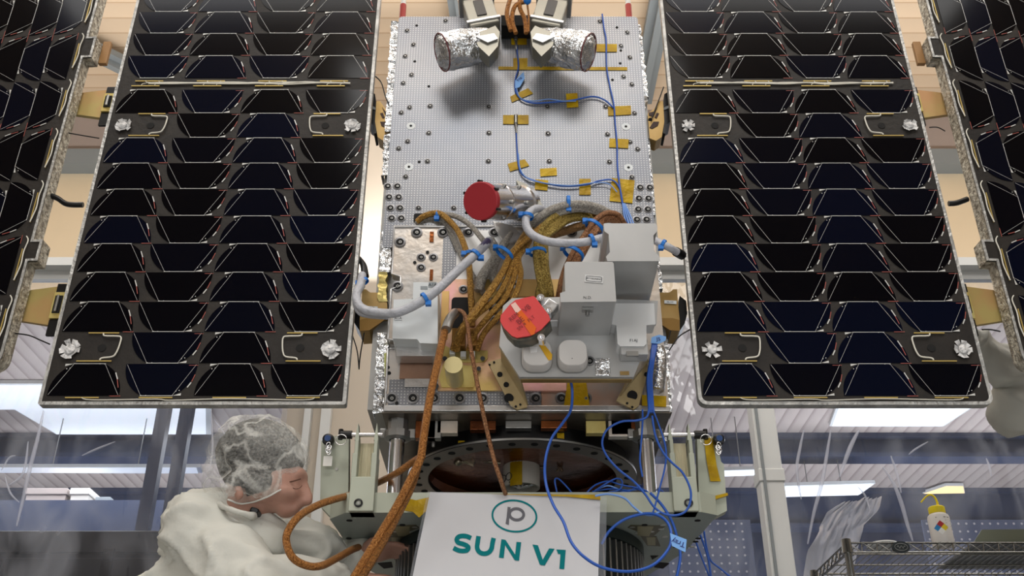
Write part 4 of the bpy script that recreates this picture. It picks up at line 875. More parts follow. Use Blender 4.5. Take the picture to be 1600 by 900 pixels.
hG = harness('sleeved_cable', [(1020, 374, 2.34), (1032, 380, 2.33), (1046, 387, 2.33), (1058, 394, 2.35)], .0105, M_sleeve, n=12, braid=.02)
tie(1036, 382, 2.33, .013, 30, hG)
harness('cable_end', [(1056, 393, 2.35), (1066, 399, 2.38)], .013, M_black, par=hG)
hH = harness('sleeved_cable', [(566, 430, 2.40), (563, 446, 2.36), (557, 460, 2.33), (560, 476, 2.30), (573, 485, 2.285), (595, 489, 2.27), (618, 489, 2.25), (640, 481, 2.245), (665, 467, 2.24), (690, 447, 2.24), (715, 423, 2.245), (735, 405, 2.25), (745, 396, 2.26), (757, 384, 2.29), (764, 376, 2.32)], .0115, M_sleeve, n=14, braid=.02)
harness('braided_strand', [(566, 446, 2.38), (556, 466, 2.35), (561, 486, 2.32), (578, 492, 2.30), (605, 494, 2.28)], .009, M_sleeve, par=hH)
harness('cable_end', [(560, 402, 2.43), (568, 415, 2.42), (570, 432, 2.41)], lambda u: .006 + .006 * u, M_black, par=hH)
tie(744, 398, 2.255, .0155, -48, hH); tie(664, 467, 2.24, .0155, -32, hH); tie(568, 440, 2.385, .013, 60, hH)
harness('cable_end', [(752, 388, 2.275), (762, 377, 2.30)], .010, mat('purple_grey_plug', (70, 62, 96), .4), par=hH)
# ring, thruster and underside
rc = Vector((P(816, 740, 2.755).x, 2.755, 0)); zr = 1.583; ztop = zb - .006
ring = MB().lathe((rc.x, rc.y, 0), (0, 0, 1), [(.262, zr + .012), (.262, zr), (.318, zr), (.318, zr + .010), (.302, zr + .012), (.300, ztop), (.285, ztop), (.285, zr + .012), (.262, zr + .012)], n=96).build('launch_adapter_ring', M_black, SAT)
MB().lathe((rc.x, rc.y, 0), (0, 0, 1), [(.3185, zr + .0005), (.3185, zr + .006)], n=96).build('ring_edge', M_steel, ring)
MB().lathe((rc.x, rc.y, 0), (0, 0, 1), [(.263, zr - .0006), (.317, zr - .0006)], n=96).build('lower_flange', mat('grey_anodised_flange', (120, 114, 110), .35, .5), ring)
for k in range(32):
    g = 2 * math.pi * (k + .5) / 32; q = Vector((rc.x + .292 * math.cos(g), rc.y + .292 * math.sin(g), zr))
    MB().cyl(q - Vector((0, 0, .002)), q + Vector((0, 0, .001)), .0095, n=12).build('bolt_hole', M_dark, ring)
MB().lathe((rc.x, rc.y, 0), (0, 0, 1), [(.0001, ztop - .008), (.270, ztop - .008), (.283, zr + .02)], n=48).build('film_liner', mat('dark_amber_film', (120, 62, 34), .22, .5, bump=.8, bscale=9, rgb2=(40, 20, 14), vscale=5), ring)
for a, b, w_ in ((721, 688, .02), (876, 682, .018)):
    q = P(a, b, rc.y - .29); MB().box((q.x, rc.y - math.sqrt(max(0, .302 ** 2 - (q.x - rc.x) ** 2)) - .002, q.z), (w_, .003, .02)).build('tape_strip', M_kapton, ring)
# thruster
tx0 = P(815, 763, 2.76); zl_ = tx0.z
th = MB().lathe((tx0.x, 2.76, 0), (0, 0, 1), [(.0001, zl_ + .02), (.044, zl_ + .02), (.045, zl_), (.051, zl_), (.052, zl_ + .12), (.048, zl_ + .125), (.048, ztop)], n=40).build('thruster', mat('white_thruster_shell', (190, 186, 178), .45), SAT)
MB().lathe((tx0.x, 2.76, 0), (0, 0, 1), [(.0525, zl_ + .1), (.0525, ztop)], n=40).build('upper_shroud', mat('grey_shroud', (92, 88, 82), .45, .3), th)
yf = 2.76 - .0535
def onc(px, py):
    q = P(px, py, yf); dx_ = max(-.050, min(.050, q.x - tx0.x)); return Vector((q.x, 2.76 - math.sqrt(.0535 ** 2 - dx_ ** 2), q.z))
mb = MB(); cols = [797, 802, 807, 812, 816]; 
for i in range(4): mb.prism([onc(cols[i], 721), onc(cols[i + 1], 720), onc(cols[i + 1], 757), onc(cols[i], 758)], (0, -.0006, 0))
mb.build('tape_strip', M_kapton, th)
for k, px in enumerate((786, 795)):
    MB().tube([onc(px + 4.4 * math.cos(g), 742 + 5.6 * math.sin(g)) + Vector((0, -.001, 0)) for g in [2 * math.pi * j / 14 for j in range(14)]], .0011, n=5, closed=True, res=2).build('marking', M_ink, th)
MB().tube([onc(780.5, 736) + Vector((0, -.001, 0)), onc(781, 748) + Vector((0, -.001, 0))], .0011, n=5).build('marking', M_ink, th)
MB().cyl(onc(796, 750), onc(796, 752.5), .0011, n=5).build('marking', M_ink, th)
mb = MB()
for k in range(9):
    g = k * 2.1; mb.tube([(tx0.x + .035 * math.cos(g), 2.76 + .035 * math.sin(g), zl_ + .012), (tx0.x, 2.76, zl_ + .006 + .003 * math.sin(k)), (tx0.x + .036 * math.cos(g + 2.6), 2.76 + .036 * math.sin(g + 2.6), zl_ + .014)], .0035, n=5)
mb.build('crinkled_foil', M_mli, th)
# plumbing next to the thruster
mb = MB()
for pts in (((715, 712), (730, 722), (745, 718), (758, 712)), ((718, 724), (732, 716), (748, 706), (770, 705)), ((745, 700), (748, 716), (770, 722), (782, 724)), ((758, 704), (770, 712), (790, 706))): mb.tube(path(pts, 2.72), .0055, n=8)
mb.ball(P(747, 708, 2.72), .017, nu=10, nv=8).ball(P(716, 721, 2.72), .013, nu=10, nv=8).box(P(766, 716, 2.72), (.03, .03, .014)).box(P(733, 719, 2.72), (.035, .02, .02), 0, Matrix.Rotation(.4, 3, 'Y')); mb.build('propellant_valve', mat('bronze_grey_metal', (165, 155, 135), .3, .8), SAT)
mb = MB()
rnd = random.Random(4)
for k in range(10):
    a = (842 + rnd.uniform(0, 30), 700 + rnd.uniform(0, 45)); mb.tube(path([a, (a[0] + rnd.uniform(-12, 12), a[1] + rnd.uniform(-10, 14)), (a[0] + rnd.uniform(-8, 22), a[1] + rnd.uniform(-6, 18))], 2.76), .0035, n=6)
mb.build('fluid_lines', mat('dim_bronze_metal', (120, 105, 90), .3, .8), SAT)
for (a, b, c, d, m) in ((735, 650, 775, 660, M_copper), (790, 650, 830, 658, M_steel), (684, 650, 716, 664, M_lower), (650, 648, 682, 668, M_copper), (915, 650, 945, 664, M_palegold), (950, 650, 985, 668, M_lower), (845, 648, 885, 656, M_copper), (668, 664, 690, 684, M_steel), (955, 668, 995, 684, M_copper)):
    q0 = P(a, d, 2.44); q1 = P(c, b, 2.44); hh = (d - b) * .0022; MB().bb((q0.x, 2.425, zb - .012 - hh), (q1.x, 2.45, zb - .010)).build('underside_bracket', m, SAT, bevel=.001)
MB().lathe(P(678, 672, 2.46), (0, 0, -1), [(.001, -.03), (.016, -.03), (.016, 0), (.009, .002), (.009, .022), (.004, .024), (.004, .045), (.0001, .045)], n=14).build('drain_valve', M_steel, SAT)
# ---------------------------------------------------------------- stand / jig
zp0, zp1 = 1.379, 1.428
JIG = thing('lifting_jig', (.02, 2.75, 0), 'grey-green metal jig with forked uprights holding up the satellite', 'stand')
outl = [(515, 811), (540, 801), (1096, 800), (1121, 805), (1095, 835), (1070, 862), (1040, 882), (1010, 900), (980, 925), (640, 925), (575, 890), (547, 862), (532, 835)]
pl = [PZ(a, b, zp0) for a, b in outl]
MB().prism(pl, (0, 0, zp1 - zp0), 1, 0).build('base_plate', [M_green, M_greenD], JIG, bevel=.002)
def under(pts, m=None, name='lightening_pocket', t=.0012):
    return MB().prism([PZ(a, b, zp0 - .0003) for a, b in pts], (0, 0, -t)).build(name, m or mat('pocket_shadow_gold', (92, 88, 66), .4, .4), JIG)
for s in (1, -1):
    X = lambda px: 818 + s * (px - 818)
    under([(X(596), 821), (X(650), 820), (X(655), 824), (X(622), 837), (X(616), 838)]); under([(X(615), 822), (X(640), 822), (X(640), 836), (X(622), 837)], mat('pocket_wall_gold', (150, 145, 112), .4, .4), 'pocket_wall', .0016)
    under([(X(610), 838), (X(636), 836), (X(625), 852), (X(604), 853)]); under([(X(612), 839), (X(626), 839), (X(624), 851), (X(612), 851)], mat('pocket_wall_gold', (150, 145, 112)), 'pocket_wall', .0016)
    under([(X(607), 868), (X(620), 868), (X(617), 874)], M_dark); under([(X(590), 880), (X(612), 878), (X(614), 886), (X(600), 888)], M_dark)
    for a, b in ((546, 813), (600, 820), (629, 820), (648, 823), (603, 826), (632, 827), (618, 830), (545, 841), (549, 846), (586, 846), (580, 854), (597, 838), (555, 854), (585, 842), (640, 832)):
        q = PZ(X(a), b, zp0); MB().cyl(q + Vector((0, 0, -.0015)), q, .0075, n=10).build('threaded_hole', mat('bright_hole', (190, 192, 186), .3, .6) if (a + b) % 3 else M_dark, JIG)
# turntable ring gear
tc = Vector((.02, 2.73, 0)); mb = MB().lathe((tc.x, tc.y, 0), (0, 0, 1), [(.0001, 1.22), (.33, 1.22), (.33, 1.25), (.316, 1.252), (.316, zp0 - .03), (.33, zp0 - .028), (.33, zp0 - .002)], n=72)
turn = mb.build('turntable', mat('dark_teal_steel', (48, 58, 58), .35, .6), JIG)
mb = MB()
for k in range(90):
    g = 2 * math.pi * k / 90; c_ = Vector((tc.x + .322 * math.cos(g), tc.y + .322 * math.sin(g), (1.252 + zp0 - .03) / 2)); mb.box(c_, (.012, .006, zp0 - .03 - 1.252), 0, Matrix.Rotation(g, 3, 'Z'))
tag(mb.build('gear_ribs', M_steel, turn), kind='stuff')
MB().lathe((tc.x, tc.y, 0), (0, 0, 1), [(.001, .02), (.34, .02), (.34, .05), (.12, .09), (.11, 1.1), (.26, 1.22), (.001, 1.22)], n=40).build('pedestal', M_greenD, JIG)
# chrome columns and their caps
for px in (619, 1011):
    q = P(px, 720, 2.43); 
    col_ = MB().cyl((q.x, 2.43, zp1), (q.x, 2.43, zb - .05), .0185, n=28).build('guide_column', M_chrome, JIG)
    MB().lathe((q.x, 2.43, 0), (0, 0, 1), [(.021, zb - .062), (.034, zb - .058), (.034, zb - .040), (.026, zb - .038), (.026, zb - .006), (.03, zb - .0065)], n=10, sm=False).build('column_cap', M_steel, col_)
    for s_ in (-1, 1): MB().box((q.x + s_ * .036, 2.43, zb - .045), (.018, .02, .026)).build('clamp_ear', M_steel, col_, bevel=.003)
# forked uprights
for s in (1, -1):
    X = lambda px: 818 + s * (px - 818)
    f_ = 2.37
    def box2(x0, y0, x1, y1, D0, D1, name, m, par, bev=.002):
        a = P(X(x0), y1, D0); b = P(X(x1), y0, D0); return MB().bb((a.x, D0, a.z), (b.x, D1, b.z)).build(name, m, par, bevel=bev)
    # post
    x0, x1 = sorted((P(X(547), 760, f_).x, P(X(586), 760, f_).x)); z0 = zp0 + .0; zf = P(0, 745, f_).z; zt_ = P(0, 686, f_).z; zpin = P(0, 676, f_).z
    w_ = .013
    post = MB().bb((x0, f_ - .003, z0), (x1, f_ + .05, zf)).build('fork_post', M_green, JIG, bevel=.002)
    for a_, b_ in ((x0, x0 + w_), (x1 - w_, x1)):
        MB().bb((a_, f_ - .003, zf - .002), (b_, f_ + .05, P(0, 708, f_).z)).bb((a_ + .003, f_ + .002, P(0, 708, f_).z - .002), (b_ - .001, f_ + .045, zt_)).build('fork_arm', M_green, post, bevel=.0015)
        xm = (a_ + b_) / 2; MB().prism([Vector((a_ + .001, f_ + .006, zt_)), Vector((b_ - .001, f_ + .006, zt_)), Vector((xm, f_ + .006, zpin + .028))], (0, .03, 0)).build('fork_tip', M_green, post)
    MB().bb((x0 + w_, f_ + .03, zf - .004), (x1 - w_, f_ + .05, zt_)).build('slot_back', mat('pale_machined_gold', (196, 188, 158), .35, .4, bump=.4, bscale=30, stretch=(8, 1, .3)), post)
    pin = MB().cyl((x0 - .008, f_ + .015, zpin), (x1 + .008, f_ + .015, zpin), .0055, n=14).build('quick_pin', M_chrome, post)
    hx = x0 - .008 if s > 0 else x1 + .008
    MB().cyl((hx, f_ + .015, zpin), (hx - s * .028, f_ + .015, zpin), .0105, n=14).cyl((hx - s * .028, f_ + .015, zpin - .012), (hx - s * .028, f_ + .015, zpin + .014), .006, n=8).build('pin_handle', M_black, pin)
    cx = P(X(533), 687, f_ - .01)
    MB().tube([cx + Vector((.0135 * math.cos(g), 0, .0135 * math.sin(g))) for g in [2 * math.pi * k / 16 for k in range(16)]], .0011, n=5, closed=True, res=2).build('split_ring', M_chrome, pin)
    q = P(X(560), 786, f_ - .004); MB().lathe(q, (0, -1, 0), [(.0105, 0), (.0105, .002), (.0065, .003), (.0065, -.001)], n=18).build('socket_screw', M_black, post); MB().cyl(q + Vector((0, -.0012, 0)), q, .0035, n=6).build('screw_socket', M_steel, post)
    # side plate
    e = 2.44
    pts = [(502, 690), (505, 682), (545, 680), (544, 800), (540, 806), (515, 806), (500, 790)] if s > 0 else [(1089, 682), (1114, 682), (1120, 690), (1127, 722), (1131, 725), (1136, 798), (1120, 806), (1093, 806)]
    sp2 = MB().prism([P(a, b, e) for a, b in pts], (0, .03, 0)).build('side_plate', M_green, JIG, bevel=.002)
    c2_ = P(X(526), 733, e - .001); MB().cyl(c2_ + Vector((0, -.001, 0)), c2_, .004, n=10).build('screw', M_steel, sp2)
    kb = P(X(512), 685, e - .03); kn = MB().lathe(kb + Vector((0, .02, 0)), (0, -1, 0), [(.008, -.01), (.014, 0), (.0155, .012), (.013, .02), (.007, .022)], n=20).build('ball_plunger', M_black, sp2)
    MB().cyl(kb + Vector((0, -.003, 0)), kb + Vector((0, 0, 0)), .008, n=14).build('blue_insert', mat('blue_insert', (28, 60, 110), .4), kn)
    mb = MB()
    for k in range(4):
        cc = kb + Vector((s * (.003 + .003 * (k % 2)), 0, -.018 - .006 * k)); mb.tube([cc + Vector((.005 * math.cos(g), .003 * math.sin(g) * (k % 2), .008 * math.sin(g))) for g in [2 * math.pi * j / 8 for j in range(8)]], .0014, n=5, closed=True, res=2)
    mb.build('chain', M_chrome, kn)
    tg = kb + Vector((s * .003, .012, -.055)); 
    if s > 0: MB().box(tg, (.022, .001, .026)).build('paper_tag', mat('paper_white', (222, 220, 214), .6), kn)
MB().prism([P(a, b, 2.435) for a, b in ((1100, 684), (1113, 684), (1120, 728), (1126, 752), (1110, 752), (1104, 720))], (0, .001, 0)).build('tape_strip', M_kapton, JIG)
MB().prism([P(a, b, 2.436) for a, b in ((1103, 779), (1136, 771), (1137, 775), (1105, 785))], (0, -.006, 0)).build('tape_strip', M_kapton, JIG)
mb = MB(); g_ = [(634, 778), (650, 782), (672, 777), (668, 797), (655, 809), (645, 800), (632, 798)]; 
mb.prism([P(a, b, 2.362 + .004 * (i % 2)) for i, (a, b) in enumerate(g_)], (0, -.002, 0)); mb.build('tape_strip', M_kapton, JIG)
# ---------------------------------------------------------------- loose cables (outside things)
MB_ = MB
def cable(name, label, group, m, r, pts, D=None, braid=.012, n=10, kind=None, close=False):
    mb = MB().tube(path(pts, D), r, n=n, res=8, braid=braid); return mb
c1_ = cable('', '', '', 0, .0095, [(712, 487, 2.33), (702, 497, 2.29), (694, 520, 2.27), (684, 565, 2.25), (674, 610, 2.24), (667, 650, 2.23), (661, 690, 2.225), (657, 716, 2.22), (641, 750, 2.215), (618, 795, 2.21), (585, 850, 2.20), (552, 905, 2.19), (520, 960, 2.18)])
t = thing('test_cable', P(612, 800, 2.2), 'thick amber cable from the satellite connector falling past the left upright', 'cable', 'amber test cables')
c1_.build('cable_jacket', M_amber, t)
MB().tube(path([(711, 489, 2.325), (703, 499, 2.287), (697, 515, 2.265)]), .0125, n=14).build('connector_shell', M_steel, t)
mb = cable('', '', '', 0, .0088, [(652, 728, 2.26), (650, 740, 2.24), (640, 768, 2.225), (618, 812, 2.215), (590, 862, 2.20), (560, 912, 2.19), (535, 960, 2.18)])
single('test_cable', mb, mat('dark_amber_cable', (160, 108, 52), .34, .4, bump=.7, bscale=420, rgb2=(100, 62, 26), vscale=260), 'second thick amber cable running just right of and parallel to the first', 'cable', 'amber test cables')
mb = cable('', '', '', 0, .0085, [(660, 712, 2.25), (645, 722, 2.30), (620, 739, 2.345), (597, 751, 2.42), (578, 760, 2.46), (556, 770, 2.455), (542, 775, 2.40), (520, 781, 2.33), (495, 790, 2.28), (468, 806, 2.22), (450, 830, 2.19), (448, 850, 2.19), (458, 872, 2.19), (480, 884, 2.21), (502, 884, 2.24), (525, 873, 2.32), (548, 860, 2.42), (560, 855, 2.47)])
single('test_cable', mb, M_amber, 'amber cable looping behind the left upright in front of the white-capped person', 'cable', 'amber test cables')
mb = cable('', '', '', 0, .0055, [(713, 485, 2.33), (722, 487, 2.31), (729, 500, 2.295), (734, 535, 2.28), (744, 590, 2.28), (757, 655, 2.28), (771, 715, 2.285), (783, 752, 2.30), (790, 772, 2.33)])
single('test_cable', mb, M_brown, 'thin copper-brown cable hanging down to the white thruster', 'cable', 'amber test cables')
# blue wires
def bw(label, pts, D, r=.0022, m=None):
    mb = MB().tube(path(pts, D), r, n=7, res=8); return single('blue_wire', mb, m or M_bluewire, label, 'wire', 'thin blue test wires')
M_paleblue = mat('pale_blue_wire', (110, 150, 215), .4)
bw('blue wire running down the right side of the dotted front plate', [(941, 22), (944, 45), (947, 62), (948, 105), (953, 135), (959, 163), (961, 190), (964, 225), (965, 262), (969, 295), (974, 325), (982, 352)], FU - .006, .0026)
bw('blue wire with a sweeping bend across the middle of the front plate', [(806, 55), (808, 80), (810, 105), (805, 125), (806, 143), (815, 155), (833, 161), (860, 160), (893, 157), (925, 151), (944, 156), (958, 168)], FU - .007, .0026)
bw('paler blue wire lying beside the sweeping blue wire on the front plate', [(806, 130), (812, 152), (832, 158), (857, 155), (880, 158), (900, 158)], FU - .009, .0018, M_paleblue)
bw('blue wire along the bottom of the dotted front plate above the harnesses', [(806, 195), (808, 235), (811, 262), (820, 276), (845, 285), (880, 291), (915, 289), (935, 283), (955, 281), (966, 290), (971, 305), (976, 345)], FU - .007, .0024)
bw('pale blue wire just above the lower wire of the front plate', [(810, 240), (813, 264), (825, 279), (850, 286), (890, 290), (925, 286), (950, 287), (964, 300)], FU - .010, .0016, M_paleblue)
bw('long blue wire sweeping in a big curve over the white SUN V1 sign', [(890, 588, 2.25), (894, 610, 2.27), (892, 640, 2.27), (880, 660, 2.26), (862, 685, 2.25), (852, 720, 2.24), (853, 755, 2.23), (864, 788, 2.20), (880, 815, 2.17), (893, 848, 2.15), (915, 872, 2.14), (945, 888, 2.15), (985, 893, 2.17), (1020, 883, 2.20), (1043, 860, 2.22), (1049, 840, 2.24), (1044, 818, 2.26), (1028, 805, 2.28), (1005, 803, 2.30), (975, 812, 2.31), (952, 830, 2.32), (940, 850, 2.33)], None, .0034)
bw('blue wire looping left from the right column and down to the fork screw', [(1014, 640), (1010, 652), (995, 657), (970, 659), (948, 672), (941, 692), (948, 712), (966, 733), (990, 752), (1008, 772), (1022, 792), (1038, 803), (1057, 805), (1072, 798), (1079, 782), (1078, 762), (1066, 738), (1049, 722), (1035, 705), (1024, 680), (1019, 650)], 2.30, .0028)
bw('blue wire hanging straight beside the right chrome column', [(1004, 640), (1004, 660), (1002, 690), (1000, 720), (1004, 745)], 2.33, .0024)
bw('blue wire crossing from the right column towards the fork post', [(1020, 640), (1028, 660), (1038, 690), (1041, 712), (1038, 735), (1032, 758), (1025, 785), (1020, 802)], 2.32, .0022)
bw('blue wire curving down behind the blue paper tag', [(1016, 770), (1035, 790), (1050, 815), (1058, 840), (1063, 865), (1060, 890), (1050, 930)], 2.33, .0034)
bw('blue wire from the tangle drooping over the jig plate edge', [(930, 775), (950, 772), (975, 778), (990, 792), (1003, 802), (1018, 805), (1030, 800)], 2.30, .0026, M_paleblue)
bw('dark blue wire hanging at the far right below the jig', [(1094, 835), (1103, 860), (1108, 880), (1112, 910), (1115, 940)], 2.6, .0028)
bw('dark blue wire branching right at the bottom of the picture', [(1100, 830), (1104, 855), (1110, 875), (1125, 888), (1150, 908)], 2.62, .0026)
bw('short dark blue wire bent outward below the jig corner', [(1088, 848), (1094, 865), (1102, 885), (1110, 905)], 2.61, .0024)
rnd = random.Random(11)
labs = ['blue wire coil lying left in the tangle on the jig plate', 'blue wire arching highest in the tangle beside the right column', 'blue wire looping at the back of the tangle on the jig plate', 'blue wire flattened along the bottom of the tangle', 'blue wire knotted at the right end of the tangle', 'pale blue wire strand across the tangle', 'blue wire bent in a sharp peak left of the tangle', 'thin blue wire end curling out of the tangle']
tang = [[(915, 772), (930, 758), (950, 752), (968, 757), (990, 762), (1010, 770)], [(918, 776), (940, 760), (962, 748), (972, 752), (968, 765), (950, 770), (985, 768)], [(925, 768), (955, 764), (985, 766), (1000, 758), (1008, 768), (990, 774)], [(905, 774), (935, 770), (970, 776), (1000, 771), (1018, 776)], [(985, 760), (1005, 765), (1015, 772), (1008, 780), (1000, 772), (1020, 768)], [(930, 766), (950, 759), (975, 767), (1000, 764)], [(872, 777), (867, 752), (872, 748), (885, 760), (897, 775)], [(1028, 765), (1036, 768), (1034, 776), (1024, 778)]]
for l, q in zip(labs, tang): bw(l, [(a, b, 2.40 + .05 * rnd.random()) for a, b in q], None, .0021, M_paleblue if 'pale' in l else None)
mb = MB()
for k in range(4): mb.tube(path([(1020 + 2 * k, 535, 2.35), (1017 + 1.5 * k, 560, 2.33), (1012 + 2 * k, 590, 2.33), (1013 + 2 * k, 620, 2.335), (1015 + 2 * k, 645, 2.33)]), .0035, n=7)
single('blue_wire', mb, M_bluewire, 'bundle of blue wires going down the right edge of the satellite', 'wire', 'thin blue test wires')
mb = MB()
for k in range(4): mb.tube(path([(973 + k, 318, FU - .01), (975 + 3 * k, 335, FU - .012), (980 + 4 * k, 355, FU - .02)]), .0022, n=6)
single('blue_wire', mb, M_paleblue, 'fan of pale blue wires entering the big grey housing from above', 'wire', 'thin blue test wires')
M_bluepaper = mat('blue_label_paper', (120, 170, 230), .6)
def tagp(pts, D, label, txt, X, Y, size, pos):
    t = thing('paper_tag', P(pts[0][0], pts[0][1], D), label, 'tag')
    MB().prism([P(a, b, D) for a, b in pts], (0, .001, 0)).build('paper', M_bluepaper, t)
    MB().text(txt, size, P(pos[0], pos[1], D - .001), X, Y, bold=.0002).build('handwriting', mat('navy_ink', (30, 40, 110), .6), t)
tagp([(1047, 833), (1073, 843), (1071, 863), (1050, 853)], 2.20, 'small light blue paper tag reading Tray, flagged on the big blue wire loop', 'Tray', Vector((-.93, 0, .36)), Vector((-.36, 0, -.93)), .016, (1060, 848))
tagp([(1018, 527), (1030, 523), (1041, 526), (1040, 532), (1030, 537), (1017, 536)], 2.34, 'light blue paper tag under the right gold wing bracket', 'J5', Vector((1, 0, 0)), Vector((0, 0, 1)), .014, (1029, 530))
tagp([(805, 126), (818, 112), (820, 122), (812, 136), (805, 138)], FU - .012, 'small blue paper tag on the sweeping wire at the upper left of the front plate', 'TTR', Vector((.7, 0, .7)), Vector((-.7, 0, .7)), .011, (812, 124))
# small probe connectors on the front plate
for (a, b, lab) in ((806, 58, 'small silver probe taped at the top centre of the front plate'), (806, 188, 'small silver probe taped in the middle of the front plate')):
    mb = MB().cyl(P(a, b - 8, FU - .008), P(a, b + 5, FU - .008), .006, n=10).cyl(P(a, b + 5, FU - .008), P(a + 1, b + 20, FU - .008), .004, .0025, n=10)
    single('probe_plug', mb, M_steel, lab, 'connector', 'taped probes')
# ---------------------------------------------------------------- sign
def SG(px, py, off=0):
    """point on the sign's own sloping plane (top leans back)"""
    o_ = Vector((0, 0, CAMZ)); a = P(672, 769, 2.33); b = P(938, 778, 2.33); c = P(645, 900, 2.24)
    nn = (b - a).cross(c - a).normalized()
    if nn.y > 0: nn = -nn
    u_ = (px - 800) / F; v_ = (450 - py) / F; d_ = Vector((u_, CT - v_ * ST, ST + v_ * CT))
    return o_ + d_ * ((a + nn * off - o_).dot(nn) / d_.dot(nn))
sg = thing('paper_sign', SG(795, 905), 'white sleeved paper sign reading SUN V1 under a teal ringed p', 'sign')
nrm_s = (SG(700, 800, .01) - SG(700, 800, 0)).normalized()
MB().prism([SG(a, b) for a, b in ((672, 769), (938, 778), (934, 930), (641, 918))], (0, .002, 0)).build('sheet', mat('sign_paper', (184, 185, 189), .5, spec=.2, bump=.1, bscale=4), sg)
m = mat('clear_sleeve', (225, 230, 240), .25, alpha=.07, spec=.15); MB().prism([SG(a, b, -.003) for a, b in ((668, 768), (948, 776), (946, 932), (636, 920))], (0, .0005, 0)).build('plastic_sleeve', m, sg)
MB().prism([SG(a, b, .003) for a, b in ((768, 772), (938, 773), (938, 781), (885, 776))], (0, -.0008, 0)).build('tape_strip', M_kapton, sg)
M_teal = mat('teal_print', (0, 105, 110), .6, spec=.08); M_pgrey = mat('grey_print', (92, 92, 98), .6, spec=.08)
def stroke(mb, pts, w, off=.001, closed=False, cap=True):
    """flat ribbon along picture points, w in picture pixels"""
    p = [Vector((a, b)) for a, b in pts]; n = len(p); Lr = []; Rr_ = []
    for i in range(n):
        if closed: a, c = p[i - 1], p[(i + 1) % n]; d = (c - a).normalized(); k = 1
        else:
            d1 = (p[i] - p[i - 1]).normalized() if i else None; d2 = (p[i + 1] - p[i]).normalized() if i < n - 1 else None
            d = ((d1 or d2) + (d2 or d1)).normalized(); k = 1 / max(.5, d.dot(d1 or d2))
        q = Vector((-d.y, d.x)) * w / 2 * k; Lr.append(p[i] + q); Rr_.append(p[i] - q)
    vs = [SG(q.x, q.y, off) for q in Lr] + [SG(q.x, q.y, off) for q in Rr_]
    mb.add(vs, [(i, (i + 1) % n, (i + 1) % n + n, i + n) for i in range(n if closed else n - 1)])
def arcp(cx, cy, rx, ry, a0, a1, n=24, sk=0): 
    out = []
    for i in range(n + 1):
        g = math.radians(a0 + (a1 - a0) * i / n); out.append((cx + rx * math.cos(g), cy - ry * math.sin(g) + sk * rx * math.cos(g)))
    return out
def Z5(pts): return [(640 + a / 5, 760 + b / 5) for a, b in pts]
mb = MB(); stroke(mb, Z5(arcp(819, 231, 172, 122, 0, 360 - 360 / 64, 63, .05)), 2.9, closed=True); mb.build('logo_ring', M_teal, sg)
mb = MB(); stroke(mb, Z5(arcp(836, 217, 55, 44, 0, 360 - 360 / 40, 39, .04)), 4.2, .0012, closed=True); mb.add([SG(a, b, .0014) for a, b in Z5([(766, 159), (790, 163), (783, 205), (778, 250), (775, 299), (750, 290), (758, 240)])], [list(range(7))]); mb.build('logo_letter', M_pgrey, sg)
def smooth2(pts, n=5):
    v = [Vector((a, b)) for a, b in pts]; o = []
    for i in range(len(v) - 1):
        a, b, c, d = v[max(i - 1, 0)], v[i], v[i + 1], v[min(i + 2, len(v) - 1)]
        for j in range(n):
            t = j / n; o.append(.5 * ((2 * b) + (c - a) * t + (2 * a - 5 * b + 4 * c - d) * t * t + (3 * b - a - 3 * c + d) * t ** 3))
    o.append(v[-1]); return [tuple(q) for q in o]
for pts in ([(480, 404), (450, 391), (415, 386), (382, 394), (368, 416), (380, 438), (410, 448), (440, 459), (459, 477), (448, 498), (415, 504), (378, 498), (343, 480)], [(539, 388), (531, 440), (528, 480), (545, 512), (580, 525), (618, 515), (640, 485), (648, 440), (657, 403)]):
    mb = MB(); stroke(mb, Z5(smooth2(pts)), 7.2); mb.build('letter', M_teal, sg)
for pl_ in (([(717, 412), (750, 418), (745, 475), (735, 560), (698, 556)], [(717, 412), (750, 418), (855, 580), (822, 577)], [(835, 433), (872, 436), (855, 580), (820, 577)]),
            ([(960, 453), (1003, 460), (1055, 618), (1018, 612)], [(1090, 484), (1133, 487), (1055, 618), (1018, 612)]), ([(1147, 492), (1220, 496), (1215, 532), (1160, 527)], [(1182, 494), (1220, 496), (1208, 647), (1170, 643)])):
    mb = MB()
    for k, q in enumerate(pl_): mb.add([SG(a, b, .001 + .0001 * k) for a, b in Z5(q)], [list(range(len(q)))])
    mb.build('letter', M_teal, sg)
